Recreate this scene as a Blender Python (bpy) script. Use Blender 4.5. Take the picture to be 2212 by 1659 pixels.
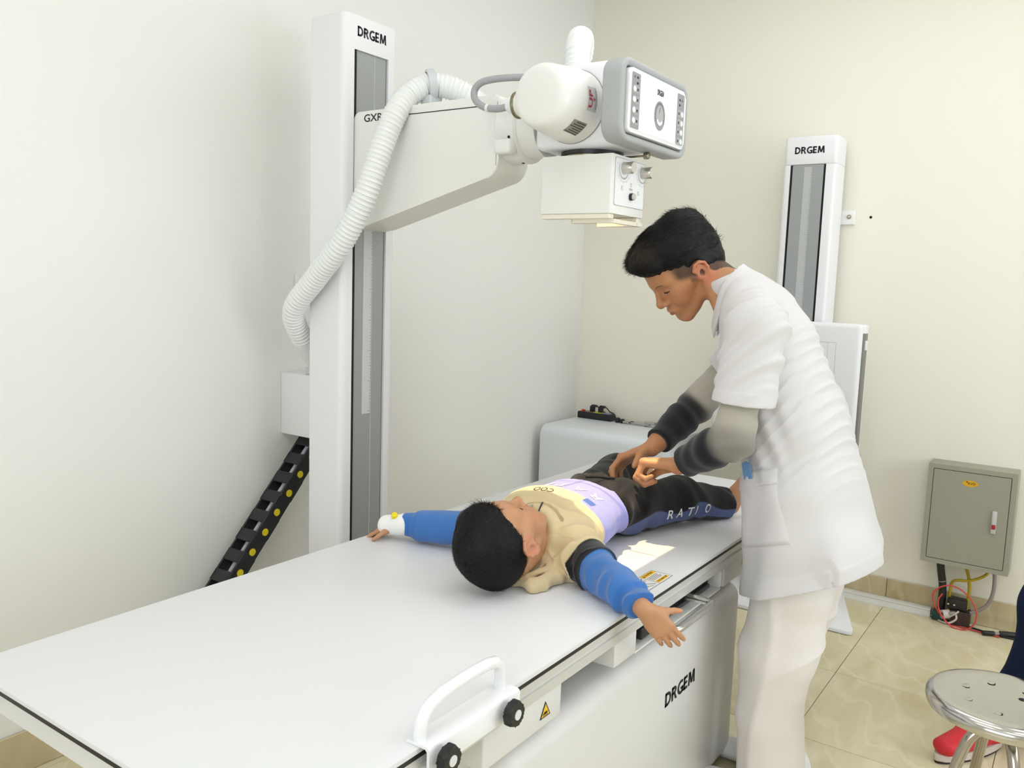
import bpy, bmesh, math, random
import numpy as np
from mathutils import Vector, Matrix, Quaternion
random.seed(7)
rng = np.random.default_rng(7)
for _o in list(bpy.data.objects): bpy.data.objects.remove(_o, do_unlink=True)
SC = bpy.context.scene
COL = SC.collection
PI = math.pi

# ---------------------------------------------------------------- camera
cam_d = bpy.data.cameras.new('camera')
cam_d.sensor_width = 36.0
cam_d.lens = 36.0 * 1828.66 / 2212.0
cam_d.clip_start = 0.05
cam = bpy.data.objects.new('camera', cam_d); COL.objects.link(cam)
def cam_matrix(yaw, pitch, roll, loc):
    f = Vector((math.cos(yaw)*math.cos(pitch), math.sin(yaw)*math.cos(pitch), math.sin(pitch)))
    r = f.cross(Vector((0, 0, 1))).normalized(); u = r.cross(f)
    r2 = r*math.cos(roll) + u*math.sin(roll); u2 = u*math.cos(roll) - r*math.sin(roll)
    m = Matrix((r2, u2, -f)).transposed().to_4x4(); m.translation = loc
    return m
cam.matrix_world = cam_matrix(0.603665, -0.121356, 0.0333914, Vector((-0.63042, -0.78355, 1.40568)))
SC.camera = cam

# ---------------------------------------------------------------- world, window daylight, added rear fill, exposure
SC.view_settings.view_transform = 'Standard'
SC.view_settings.look = 'None'
SC.view_settings.gamma = 1.0
SC.view_settings.use_curve_mapping = False
SC.view_settings.exposure = 0.0
world = bpy.data.worlds.new('outdoors'); SC.world = world; world.use_nodes = True
_bg = world.node_tree.nodes['Background']
_bg.inputs[0].default_value = (0.78, 0.88, 1.0, 1); _bg.inputs[1].default_value = 1.0
def area_light(name, loc, rot, sx, sy, power, color):
    l = bpy.data.lights.new(name, 'AREA'); l.shape = 'RECTANGLE'; l.size = sx; l.size_y = sy
    l.energy = power; l.color = color
    o = bpy.data.objects.new(name, l); COL.objects.link(o); o.location = loc; o.rotation_euler = rot
    return o
WIN_X0, WIN_X1, WIN_Z0, WIN_Z1, WALL_NEAR_Y = 0.9, 3.1, 0.9, 2.3, -3.2
area_light('daylight_and_fill', ((WIN_X0+WIN_X1)/2, WALL_NEAR_Y-0.16, (WIN_Z0+WIN_Z1)/2), (math.radians(90), 0, 0),
           WIN_X1-WIN_X0, WIN_Z1-WIN_Z0, 45, (0.84, 0.92, 1.0))
# added window behind the photographer, put in to light faces turned to -x
ADDED_WIN_Y0, ADDED_WIN_Y1, WALL_REAR_X = -2.2, 0.6, -2.6
area_light('daylight_and_fill', (WALL_REAR_X-0.16, (ADDED_WIN_Y0+ADDED_WIN_Y1)/2, (WIN_Z0+WIN_Z1)/2), (math.radians(90), 0, math.radians(-90)),
           ADDED_WIN_Y1-ADDED_WIN_Y0, WIN_Z1-WIN_Z0, 45, (0.90, 0.95, 1.0))
CEIL_POWER = 2.85

# ---------------------------------------------------------------- materials
MATS = {}
def srgb(r, g, b):
    f = lambda c: (c/255/12.92) if c/255 <= 0.04045 else ((c/255+0.055)/1.055)**2.4
    return (f(r), f(g), f(b), 1.0)
def mat(name, rgb, rough=0.5, metal=0.0, bump=0.0, bscale=60.0, var=0.0, vscale=8.0, spec=0.5, coat=0.0, sheen=0.0, emit=None, estr=0.0, sss=0.0):
    if name in MATS: return MATS[name]
    m = bpy.data.materials.new(name); m.use_nodes = True; nt = m.node_tree
    b = nt.nodes['Principled BSDF']
    c = srgb(*rgb)
    b.inputs['Base Color'].default_value = c
    b.inputs['Roughness'].default_value = rough; b.inputs['Metallic'].default_value = metal
    b.inputs['Specular IOR Level'].default_value = spec
    if coat: b.inputs['Coat Weight'].default_value = coat; b.inputs['Coat Roughness'].default_value = 0.12
    if sheen: b.inputs['Sheen Weight'].default_value = sheen; b.inputs['Sheen Roughness'].default_value = 0.5
    if emit: b.inputs['Emission Color'].default_value = srgb(*emit); b.inputs['Emission Strength'].default_value = estr
    if sss:
        b.inputs['Subsurface Weight'].default_value = sss; b.inputs['Subsurface Radius'].default_value = (0.012, 0.005, 0.003); b.inputs['Subsurface Scale'].default_value = 1.0
    tc = None
    if bump or var:
        tc = nt.nodes.new('ShaderNodeTexCoord')
    if bump:
        n = nt.nodes.new('ShaderNodeTexNoise'); n.inputs['Scale'].default_value = bscale; n.inputs['Detail'].default_value = 4
        bp = nt.nodes.new('ShaderNodeBump'); bp.inputs['Strength'].default_value = bump; bp.inputs['Distance'].default_value = 0.004
        nt.links.new(tc.outputs['Object'], n.inputs['Vector']); nt.links.new(n.outputs['Fac'], bp.inputs['Height']); nt.links.new(bp.outputs['Normal'], b.inputs['Normal'])
    if var:
        n = nt.nodes.new('ShaderNodeTexNoise'); n.inputs['Scale'].default_value = vscale; n.inputs['Detail'].default_value = 3
        mx = nt.nodes.new('ShaderNodeMix'); mx.data_type = 'RGBA'
        mx.inputs['A'].default_value = tuple(max(0, x*(1-var)) for x in c[:3]) + (1,)
        mx.inputs['B'].default_value = tuple(min(1, x*(1+var)) for x in c[:3]) + (1,)
        nt.links.new(tc.outputs['Object'], n.inputs['Vector']); nt.links.new(n.outputs['Fac'], mx.inputs['Factor']); nt.links.new(mx.outputs['Result'], b.inputs['Base Color'])
    MATS[name] = m
    return m

# ---------------------------------------------------------------- mesh helpers
def finish(name, me, material, parent=None, smooth=None):
    if isinstance(material, (list, tuple)):
        for x in material: me.materials.append(x)
    elif material: me.materials.append(material)
    o = bpy.data.objects.new(name, me); COL.objects.link(o)
    if parent is not None: o.parent = parent; o.matrix_parent_inverse = parent_inv(parent)
    if smooth is not None:
        if smooth == 'all':
            me.polygons.foreach_set('use_smooth', [True]*len(me.polygons))
        else:
            me.polygons.foreach_set('use_smooth', [True]*len(me.polygons))
            me.set_sharp_from_angle(angle=math.radians(smooth))
    return o
def world_m(p):
    return p.matrix_basis.copy() if p.parent is None else world_m(p.parent) @ p.matrix_parent_inverse @ p.matrix_basis
def parent_inv(p): return world_m(p).inverted()
def obj(name, bm, material, parent=None, smooth=35):
    me = bpy.data.meshes.new(name); bm.normal_update(); bm.to_mesh(me); bm.free()
    return finish(name, me, material, parent, smooth)
def raw(name, verts, faces, material, parent=None, smooth=35):
    me = bpy.data.meshes.new(name); me.from_pydata([tuple(v) for v in verts], [], [tuple(f) for f in faces]); me.validate(); me.update()
    return finish(name, me, material, parent, smooth)
def thing(name, label, cat, loc=(0, 0, 0), group=None):
    o = bpy.data.objects.new(name, None); COL.objects.link(o); o.location = loc; o.empty_display_size = 0.1
    return tag(o, label, cat, group)
def tag(o, label=None, cat=None, group=None, kind=None):
    if label: o['label'] = label
    if cat: o['category'] = cat
    if group: o['group'] = group
    if kind: o['kind'] = kind
    return o
def struct(o): o['kind'] = 'structure'; return o
def box(bm, x0, x1, y0, y1, z0, z1, bev=0.0, seg=3):
    r = bmesh.ops.create_cube(bm, size=1.0)
    vs = r['verts']
    for v in vs:
        v.co.x = x0 + (v.co.x+0.5)*(x1-x0); v.co.y = y0 + (v.co.y+0.5)*(y1-y0); v.co.z = z0 + (v.co.z+0.5)*(z1-z0)
    if bev:
        es = list({e for v in vs for e in v.link_edges})
        bmesh.ops.bevel(bm, geom=es, offset=bev, segments=seg, profile=0.5, affect='EDGES', clamp_overlap=True)
    return bm
def B(): return bmesh.new()
def bx(name, x0, x1, y0, y1, z0, z1, m, parent=None, bev=0.0, seg=3):
    return obj(name, box(B(), x0, x1, y0, y1, z0, z1, bev, seg), m, parent)
def rrect(w, h, r, n=6):
    pts = []
    for cx, cy, a0 in ((w/2-r, h/2-r, 0), (-w/2+r, h/2-r, 90), (-w/2+r, -h/2+r, 180), (w/2-r, -h/2+r, 270)):
        for i in range(n+1):
            a = math.radians(a0 + 90*i/n); pts.append((cx+r*math.cos(a), cy+r*math.sin(a)))
    return pts
def frame_mat(origin, ex, ey):
    ex = Vector(ex).normalized(); ey = Vector(ey); ey = (ey - ex*ey.dot(ex)).normalized(); ez = ex.cross(ey)
    m = Matrix((ex, ey, ez)).transposed().to_4x4(); m.translation = Vector(origin)
    return m
def prism(bm, pts, depth, M=None, bev=0.0, seg=2):
    """polygon in local xy extruded from z=0 to z=depth, placed by M"""
    vs0 = [bm.verts.new((x, y, 0)) for x, y in pts]; vs1 = [bm.verts.new((x, y, depth)) for x, y in pts]
    n = len(pts)
    f0 = bm.faces.new(vs0[::-1]); f1 = bm.faces.new(vs1)
    for i in range(n): bm.faces.new((vs0[i], vs0[(i+1) % n], vs1[(i+1) % n], vs1[i]))
    if bev:
        es = list(set(list(f0.edges)+list(f1.edges)))
        r = bmesh.ops.bevel(bm, geom=es, offset=bev, segments=seg, profile=0.5, affect='EDGES', clamp_overlap=True)
    bmesh.ops.recalc_face_normals(bm, faces=bm.faces[:])
    if M is not None: bmesh.ops.transform(bm, matrix=M, verts=bm.verts[:])
    return bm
def ring_prism(bm, outer, inner, depth, M=None):
    n = len(outer)
    a0 = [bm.verts.new((x, y, 0)) for x, y in outer]; a1 = [bm.verts.new((x, y, depth)) for x, y in outer]
    b0 = [bm.verts.new((x, y, 0)) for x, y in inner]; b1 = [bm.verts.new((x, y, depth)) for x, y in inner]
    for i in range(n):
        j = (i+1) % n
        bm.faces.new((a0[i], a0[j], a1[j], a1[i])); bm.faces.new((b0[j], b0[i], b1[i], b1[j]))
        bm.faces.new((a1[i], a1[j], b1[j], b1[i])); bm.faces.new((a0[j], a0[i], b0[i], b0[j]))
    bmesh.ops.recalc_face_normals(bm, faces=bm.faces[:])
    if M is not None: bmesh.ops.transform(bm, matrix=M, verts=bm.verts[:])
    return bm
def lathe(bm, prof, M=None, n=40, cap=True):
    """profile (r, z) turned about local z"""
    rings = []
    for r, z in prof:
        if r < 1e-6: rings.append([bm.verts.new((0, 0, z))])
        else: rings.append([bm.verts.new((r*math.cos(2*PI*k/n), r*math.sin(2*PI*k/n), z)) for k in range(n)])
    for a, b in zip(rings, rings[1:]):
        for k in range(n):
            j = (k+1) % n
            if len(a) == 1 and len(b) == 1: continue
            if len(a) == 1: bm.faces.new((a[0], b[k], b[j]))
            elif len(b) == 1: bm.faces.new((a[k], a[j], b[0]))
            else: bm.faces.new((a[k], a[j], b[j], b[k]))
    if cap:
        for r in (rings[0], rings[-1]):
            if len(r) > 1: bm.faces.new(r)
    bmesh.ops.recalc_face_normals(bm, faces=bm.faces[:])
    if M is not None: bmesh.ops.transform(bm, matrix=M, verts=bm.verts[:])
    return bm
def axis_mat(origin, z):
    z = Vector(z).normalized(); t = Vector((0, 0, 1)) if abs(z.z) < 0.9 else Vector((1, 0, 0))
    x = t.cross(z).normalized(); y = z.cross(x)
    m = Matrix((x, y, z)).transposed().to_4x4(); m.translation = Vector(origin); return m
def cyl(bm, a, b, r, n=24, r2=None, bev=0.0):
    a = Vector(a); b = Vector(b); L = (b-a).length; r2 = r if r2 is None else r2
    if bev: prof = [(0, 0), (r-bev, 0), (r-bev*0.3, bev*0.3), (r, bev), (r2, L-bev), (r2-bev*0.3, L-bev*0.3), (r2-bev, L), (0, L)]
    else: prof = [(0, 0), (r, 0), (r2, L), (0, L)]
    tmp = bmesh.new(); lathe(tmp, prof, axis_mat(a, b-a), n, cap=False)
    me = bpy.data.meshes.new('tmp'); tmp.to_mesh(me); tmp.free(); bm.from_mesh(me); bpy.data.meshes.remove(me)
    return bm
def spline(pts, n=12):
    """Catmull-Rom through pts, resampled evenly"""
    P = [Vector(p) for p in pts]; P = [2*P[0]-P[1]] + P + [2*P[-1]-P[-2]]
    out = []
    for i in range(1, len(P)-2):
        p0, p1, p2, p3 = P[i-1:i+3]
        for k in range(n):
            t = k/n
            out.append(0.5*((2*p1) + (p2-p0)*t + (2*p0-5*p1+4*p2-p3)*t*t + (3*p1-p0-3*p2+p3)*t**3))
    out.append(P[-2])
    return out
def resample(pts, step):
    d = [0.0]
    for a, b in zip(pts, pts[1:]): d.append(d[-1]+(b-a).length)
    L = d[-1]; n = max(2, int(L/step)); out = []; i = 0
    for k in range(n+1):
        s = L*k/n
        while i < len(d)-2 and d[i+1] < s: i += 1
        t = (s-d[i])/max(1e-9, d[i+1]-d[i]); out.append(pts[i].lerp(pts[i+1], min(1, max(0, t))))
    return out
def tube_data(path, radius, n=10, cap=True):
    """sweep a circle along path (parallel transport); radius is a number or f(i, s)"""
    V, F = [], []; N = len(path); up = None; s = 0.0; prev = None
    for i, p in enumerate(path):
        t = (path[min(i+1, N-1)] - path[max(i-1, 0)]).normalized()
        if up is None:
            up = t.orthogonal().normalized()
        else:
            q = prev.rotation_difference(t); up = q @ up
        up = (up - t*up.dot(t)).normalized(); prev = t; sd = t.cross(up)
        if i: s += (p-path[i-1]).length
        r = radius(i, s) if callable(radius) else radius
        for k in range(n):
            a = 2*PI*k/n; V.append(p + up*(r*math.cos(a)) + sd*(r*math.sin(a)))
    for i in range(N-1):
        for k in range(n):
            j = (k+1) % n; F.append((i*n+k, i*n+j, (i+1)*n+j, (i+1)*n+k))
    if cap: F.append(tuple(range(n))[::-1]); F.append(tuple((N-1)*n+k for k in range(n)))
    return V, F
def tube(name, pts, radius, m, parent=None, n=10, res=10, smooth='all', straight=False):
    path = [Vector(p) for p in pts] if straight else spline(pts, res)
    V, F = tube_data(path, radius, n)
    return raw(name, V, F, m, parent, 50 if smooth == 'all' else smooth)
def text_obj(name, body, origin, right, up, width, height, m, parent, bold=0.0, depth=0.0004, shear=0.0):
    """flat lettering: origin is the lower left corner, fitted to width x height"""
    c = bpy.data.curves.new(name, 'FONT'); c.body = body; c.size = 1.0; c.offset = bold; c.extrude = 0.0; c.shear = shear
    c.resolution_u = 3
    t = bpy.data.objects.new('tmp_text', c); COL.objects.link(t)
    bpy.context.view_layer.update()
    dg = bpy.context.evaluated_depsgraph_get()
    me = bpy.data.meshes.new_from_object(t.evaluated_get(dg))
    bpy.data.objects.remove(t, do_unlink=True)
    co = np.array([v.co for v in me.vertices]); lo = co.min(0); hi = co.max(0)
    M = frame_mat(origin, right, up)
    for v in me.vertices:
        v.co = M @ Vector(((v.co.x-lo[0])/(hi[0]-lo[0])*width, (v.co.y-lo[1])/(hi[1]-lo[1])*height, depth))
    me.update()
    return finish(name, me, m, parent)
def quadplate(name, origin, right, up, w, h, m, parent, t=0.0006, bev=0.0):
    M = frame_mat(origin, right, up)
    return obj(name, prism(B(), [(0, 0), (w, 0), (w, h), (0, h)], t, M), m, parent)
def poly_plate(name, pts, t, M, m, parent):
    return obj(name, prism(B(), pts, t, M), m, parent)

def logo(name, origin, right, up, width, height, m, parent, depth=0.0003, w=0.21):
    """DRGEM wordmark drawn from strokes: each letter in a unit box, stroke weight w (of the height)"""
    def ringsec(cx, cy, rx, ry, a0, a1, n=14):
        o = [(cx+rx*math.cos(math.radians(a0+(a1-a0)*k/n)), cy+ry*math.sin(math.radians(a0+(a1-a0)*k/n))) for k in range(n+1)]
        i = [(cx+(rx-w)*math.cos(math.radians(a0+(a1-a0)*k/n)), cy+(ry-w)*math.sin(math.radians(a0+(a1-a0)*k/n))) for k in range(n+1)]
        return [[o[k], o[k+1], i[k+1], i[k]] for k in range(n)]
    R = lambda x0, y0, x1, y1: [[(x0, y0), (x1, y0), (x1, y1), (x0, y1)]]
    L = {'D': (0.76, R(0, 0, w, 1) + R(0, 0, 0.34, w) + R(0, 1-w, 0.34, 1) + ringsec(0.30, 0.5, 0.46, 0.5, -90, 90)),
         'R': (0.68, R(0, 0, w, 1) + R(0, 1-w, 0.32, 1) + R(0, 0.42, 0.32, 0.42+w*0.9) + ringsec(0.30, 0.71, 0.32, 0.29, -90, 90) + [[(0.28, 0.45), (0.48, 0.45), (0.72, 0.0), (0.49, 0.0)]]),
         'G': (0.76, ringsec(0.48, 0.5, 0.48, 0.52, 55, 312, 24) + R(0.58, 0.06, 0.58+w, 0.5) + R(0.42, 0.5-w*0.85, 0.58+w, 0.5)),
         'E': (0.54, R(0, 0, w, 1) + R(0, 0, 0.52, w) + R(0, 1-w, 0.52, 1) + R(0, 0.5-w*0.45, 0.48, 0.5+w*0.45)),
         'M': (0.98, [[(0.02, 0), (0.02+w, 0), (0.09+w, 1), (0.09, 1)], [(0.96-w, 0), (0.96, 0), (0.89, 1), (0.89-w, 1)], [(0.09, 1), (0.09+w*1.1, 1), (0.49+w*0.45, 0.1), (0.49-w*0.45, 0.1)], [(0.89-w*1.1, 1), (0.89, 1), (0.49+w*0.45, 0.1), (0.49-w*0.45, 0.1)]])}
    gap = 0.075; tot = sum(L[c][0] for c in 'DRGEM') + gap*4; M = frame_mat(origin, right, up)
    bm = B(); x = 0.0
    for c in 'DRGEM':
        for q in L[c][1]:
            vs = [bm.verts.new(M @ Vector(((x+px)/tot*width, py*height, depth))) for px, py in q]
            bm.faces.new(vs)
        x += L[c][0]+gap
    return obj(name, bm, m, parent, None)
# ================================================================ the setting
XW, YW, ZC, X0R = 3.423, 1.568, 2.95, -2.6
YN = WALL_NEAR_Y
def wall_mat(name, rgb):
    m = mat(name, rgb, rough=0.62, bump=0.04, bscale=35, var=0.012, vscale=1.3, spec=0.3)
    return m
M_wall = wall_mat('painted_plaster', (240, 239, 234))
M_wallb = wall_mat('warm_lit_plaster', (242, 238, 224))  # warm ceiling light on this wall is put into its base colour
M_ceil = mat('ceiling_paint', (240, 240, 236), rough=0.8)
def tile_mat(name, base, vein, dark):
    m = bpy.data.materials.new(name); m.use_nodes = True; nt = m.node_tree; N = nt.nodes; L = nt.links
    b = N['Principled BSDF']; b.inputs['Roughness'].default_value = 0.22; b.inputs['Specular IOR Level'].default_value = 0.5
    tc = N.new('ShaderNodeTexCoord'); oi = N.new('ShaderNodeObjectInfo')
    mp = N.new('ShaderNodeMapping'); mp.inputs['Rotation'].default_value = (0, 0, 0.5); mp.inputs['Scale'].default_value = (1.0, 2.4, 1.0)
    ad = N.new('ShaderNodeVectorMath'); ad.operation = 'MULTIPLY_ADD'; ad.inputs[1].default_value = (1, 1, 1)
    sc = N.new('ShaderNodeVectorMath'); sc.operation = 'SCALE'; sc.inputs[3].default_value = 17.0
    cm = N.new('ShaderNodeCombineXYZ')
    for i in range(2): L.new(oi.outputs['Random'], cm.inputs[i])
    L.new(cm.outputs[0], sc.inputs[0]); L.new(tc.outputs['Object'], ad.inputs[0]); L.new(sc.outputs[0], ad.inputs[2]); L.new(ad.outputs[0], mp.inputs['Vector'])
    n1 = N.new('ShaderNodeTexNoise'); n1.inputs['Scale'].default_value = 2.2; n1.inputs['Detail'].default_value = 6; n1.inputs['Distortion'].default_value = 1.2
    n2 = N.new('ShaderNodeTexWave'); n2.inputs['Scale'].default_value = 1.6; n2.inputs['Distortion'].default_value = 9.0; n2.inputs['Detail'].default_value = 4; n2.inputs['Detail Scale'].default_value = 1.3
    L.new(mp.outputs[0], n1.inputs['Vector']); L.new(mp.outputs[0], n2.inputs['Vector'])
    r1 = N.new('ShaderNodeValToRGB'); r1.color_ramp.elements[0].position = 0.32; r1.color_ramp.elements[1].position = 0.7
    r1.color_ramp.elements[0].color = srgb(*dark); r1.color_ramp.elements[1].color = srgb(*base)
    r2 = N.new('ShaderNodeValToRGB'); r2.color_ramp.elements[0].position = 0.9; r2.color_ramp.elements[1].position = 0.985
    r2.color_ramp.elements[0].color = (0, 0, 0, 1); r2.color_ramp.elements[1].color = (0.32, 0.32, 0.32, 1)
    mx = N.new('ShaderNodeMix'); mx.data_type = 'RGBA'; mx.inputs['B'].default_value = srgb(*vein)
    L.new(n1.outputs['Fac'], r1.inputs[0]); L.new(n2.outputs['Fac'], r2.inputs[0]); L.new(r2.outputs[0], mx.inputs['Factor']); L.new(r1.outputs[0], mx.inputs['A']); L.new(mx.outputs['Result'], b.inputs['Base Color'])
    MATS[name] = m
    return m
M_tile = tile_mat('marbled_beige_tile', (228, 220, 188), (236, 229, 202), (210, 197, 158))
M_skirt = tile_mat('skirting_tile', (208, 194, 158), (222, 210, 178), (180, 160, 120))
M_grout = mat('grout', (120, 110, 82), rough=0.9)

floor = struct(bx('floor', X0R, XW, YN, YW, -0.12, -0.0015, M_grout))
T = 0.545
tile_me = None
i0 = math.floor((X0R-3.09)/T); j0 = math.floor((YN+0.1)/T)
for i in range(i0, 2):
    for j in range(j0, 4):
        x0 = max(X0R, 3.09+i*T+0.0012); x1 = min(XW, 3.09+(i+1)*T-0.0012); y0 = max(YN, -0.1+j*T+0.0012); y1 = min(YW, -0.1+(j+1)*T-0.0012)
        if x1-x0 < 0.01 or y1-y0 < 0.01: continue
        full = abs((x1-x0)-(T-0.0024)) < 1e-4 and abs((y1-y0)-(T-0.0024)) < 1e-4
        if full and tile_me is not None:
            o = bpy.data.objects.new('tile', tile_me); COL.objects.link(o); o.parent = floor; o.location = ((x0+x1)/2, (y0+y1)/2, 0)
        else:
            bm = box(B(), -(x1-x0)/2, (x1-x0)/2, -(y1-y0)/2, (y1-y0)/2, -0.006, 0.0, 0.0006, 1)
            o = obj('tile', bm, M_tile, floor); o.location = ((x0+x1)/2, (y0+y1)/2, 0)
            if full: tile_me = o.data
wall_left = struct(bx('wall_left', X0R, XW+0.12, YW, YW+0.12, -0.12, ZC+0.1, M_wall))
wall_back = struct(bx('wall_back', XW, XW+0.12, YN, YW, -0.12, ZC+0.1, M_wallb))
bm = B()
box(bm, X0R-0.12, X0R, YN-0.12, ADDED_WIN_Y0, -0.12, ZC+0.1); box(bm, X0R-0.12, X0R, ADDED_WIN_Y1, YW+0.12, -0.12, ZC+0.1); box(bm, X0R-0.12, X0R, ADDED_WIN_Y0, ADDED_WIN_Y1, -0.12, WIN_Z0); box(bm, X0R-0.12, X0R, ADDED_WIN_Y0, ADDED_WIN_Y1, WIN_Z1, ZC+0.1)
wall_rear = struct(obj('wall_rear', bm, M_wall))
ceiling = struct(bx('ceiling', X0R, XW, YN, YW, ZC, ZC+0.1, M_ceil))
# window wall behind the photographer's right shoulder
bm = B()
box(bm, X0R, WIN_X0, YN-0.12, YN, -0.12, ZC+0.1); box(bm, WIN_X1, XW+0.12, YN-0.12, YN, -0.12, ZC+0.1)
box(bm, WIN_X0, WIN_X1, YN-0.12, YN, -0.12, WIN_Z0); box(bm, WIN_X0, WIN_X1, YN-0.12, YN, WIN_Z1, ZC+0.1)
struct(obj('wall_right', bm, M_wall))
M_winframe = mat('window_frame_white', (235, 235, 235), rough=0.4)
bm = B()
ring_prism(bm, rrect(WIN_X1-WIN_X0, WIN_Z1-WIN_Z0, 0.002, 1), rrect(WIN_X1-WIN_X0-0.1, WIN_Z1-WIN_Z0-0.1, 0.002, 1), 0.06, frame_mat(((WIN_X0+WIN_X1)/2, YN-0.03, (WIN_Z0+WIN_Z1)/2), (1, 0, 0), (0, 0, 1)))
struct(obj('window_1', bm, M_winframe))
struct(obj('added_window', ring_prism(B(), rrect(ADDED_WIN_Y1-ADDED_WIN_Y0, WIN_Z1-WIN_Z0, 0.002, 1), rrect(ADDED_WIN_Y1-ADDED_WIN_Y0-0.1, WIN_Z1-WIN_Z0-0.1, 0.002, 1), 0.06, frame_mat((X0R-0.09, (ADDED_WIN_Y0+ADDED_WIN_Y1)/2, (WIN_Z0+WIN_Z1)/2), (0, 1, 0), (0, 0, 1))), M_winframe))  # frame for the added rear window
# baseboards of cut tile
def skirting(name, along, fixed, a0, a1, phase, side):
    base = struct(bx(name, *( (a0, a1, fixed-0.004, fixed) if along == 'x' else (fixed-0.004, fixed, a0, a1)), 0.0, 0.118, M_grout))
    k = math.floor((a0-phase)/T)
    while phase+k*T < a1:
        s0 = max(a0, phase+k*T+0.001); s1 = min(a1, phase+(k+1)*T-0.001); k += 1
        if s1-s0 < 0.01: continue
        bm = B(); h = (s1-s0)/2
        if along == 'x': box(bm, -h, h, -0.011, -0.003, 0.001, 0.12, 0.0015, 1)
        else: box(bm, -0.011, -0.003, -h, h, 0.001, 0.12, 0.0015, 1)
        o = obj('tile', bm, M_skirt, base)
        o.location = ((s0+s1)/2, fixed, 0) if along == 'x' else (fixed, (s0+s1)/2, 0)
skirting('baseboard_left', 'x', YW, X0R, XW, 3.09, 1)
skirting('baseboard_back', 'y', XW, YN, YW-0.012, -0.1, 1)
# screw hole left in the back wall
M_black = mat('black_plastic', (18, 19, 20), rough=0.45)
M_dark = mat('dark_recess', (8, 8, 9), rough=0.8)
obj('screw_hole', cyl(B(), (XW-0.0015, 0.101, 1.739), (XW+0.004, 0.101, 1.739), 0.006, 12), M_dark, wall_back)

# ---------------------------------------------------------------- ceiling lights (above the frame)
M_led = mat('led_diffuser', (255, 253, 250), rough=0.6, emit=(252, 252, 255), estr=CEIL_POWER)
M_white_metal = mat('white_enamel', (236, 236, 235), rough=0.4)
for k, (x, y, lab) in enumerate(((-0.4, 0.2, 'white ceiling light panel over the near end of the table'), (1.15, -0.1, 'white ceiling light panel nearest the tube column'), (2.45, 0.1, 'white ceiling light panel nearest the back wall stand'), (-0.55, -1.7, 'white ceiling light panel over the rear corner'), (0.9, -1.9, 'white ceiling light panel nearest the window'), (2.5, -1.5, 'white ceiling light panel beyond the steel stool'))):
    t = thing('ceiling_light', lab, 'ceiling light', (x, y, ZC), 'ceiling light panels')
    bm = ring_prism(B(), rrect(0.66, 1.22, 0.01, 2), rrect(0.60, 1.16, 0.005, 2), 0.03, frame_mat((x, y, ZC-0.03), (1, 0, 0), (0, 1, 0)))
    obj('frame', bm, M_white_metal, t)
    bx('diffuser', x-0.30, x+0.30, y-0.58, y+0.58, ZC-0.02, ZC-0.004, M_led, t)
# ================================================================ x-ray table
M_top = mat('table_laminate', (226, 226, 227), rough=0.34, var=0.008, vscale=3, spec=0.4)
M_cream = mat('machine_white', (222, 221, 219), rough=0.36, bump=0.015, bscale=180, spec=0.45)
M_rail = mat('anodised_rail', (214, 213, 210), rough=0.32, metal=0.25)
M_groove = mat('rail_groove', (104, 94, 96), rough=0.5)
M_chrome = mat('brushed_steel', (205, 205, 203), rough=0.24, metal=1.0)
M_ink = mat('black_print', (24, 26, 32), rough=0.6)
M_ink2 = mat('grey_print', (120, 120, 122), rough=0.6)
M_yel = mat('yellow_print', (244, 196, 32), rough=0.55)
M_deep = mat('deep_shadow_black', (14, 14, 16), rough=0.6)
TL, TW, TZ = 2.375, 0.81, 0.70
tab = thing('xray_table', 'long white x-ray table with black edged top and rounded base', 'table', (1.16, 0.4, 0))
def rr_plate(name, x0, x1, y0, y1, z0, z1, r, m, parent, bev=0.0):
    pts = [(x+(x0+x1)/2, y+(y0+y1)/2) for x, y in rrect(x1-x0, y1-y0, r)]
    return obj(name, prism(B(), pts, z1-z0, Matrix.Translation((0, 0, z0)), bev), m, parent)
rr_plate('tabletop', 0, TL, 0, TW, 0.692, TZ, 0.035, M_top, tab, 0.0012)
rr_plate('edge_trim', 0.0005, TL-0.0005, 0.0005, TW-0.0005, 0.6835, 0.6925, 0.035, M_black, tab)
rr_plate('top_core', 0.006, TL-0.006, 0.006, TW-0.006, 0.645, 0.6838, 0.03, M_cream, tab)
def rail(y, s):
    prof = [(0.0, 0.683), (0.0, 0.669), (0.007, 0.669), (0.007, 0.660), (0.0, 0.660), (0.0, 0.640), (0.03, 0.640), (0.03, 0.683)]
    bm = prism(B(), [(p[0]*s, p[1]) for p in prof], TL-0.08, frame_mat((0.04, y, 0), (0, 1, 0), (0, 0, 1)))
    r = obj('side_rail', bm, M_rail, tab)
    bx('rail_groove', 0.045, TL-0.045, *sorted((y+0.0055*s, y+0.009*s)), 0.6605, 0.6685, M_groove, r)
rail(0.0015, 1); rail(TW-0.0015, -1)
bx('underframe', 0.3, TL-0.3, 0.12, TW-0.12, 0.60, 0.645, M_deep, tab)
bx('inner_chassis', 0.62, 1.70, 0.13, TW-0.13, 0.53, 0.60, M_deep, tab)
# base with rolled edges
bm = B(); box(bm, 0.555, 1.765, 0.012, 0.79, 0.012, 0.548, 0.042, 5)
base = obj('table_base', bm, M_cream, tab)
bx('plinth', 0.60, 1.72, 0.05, 0.75, 0.0, 0.02, M_black, tab)
logo('lettering', (1.237, 0.0115, 0.366), (1, 0, 0), (0, 0, 1), 0.188, 0.037, M_ink, base)
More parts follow.
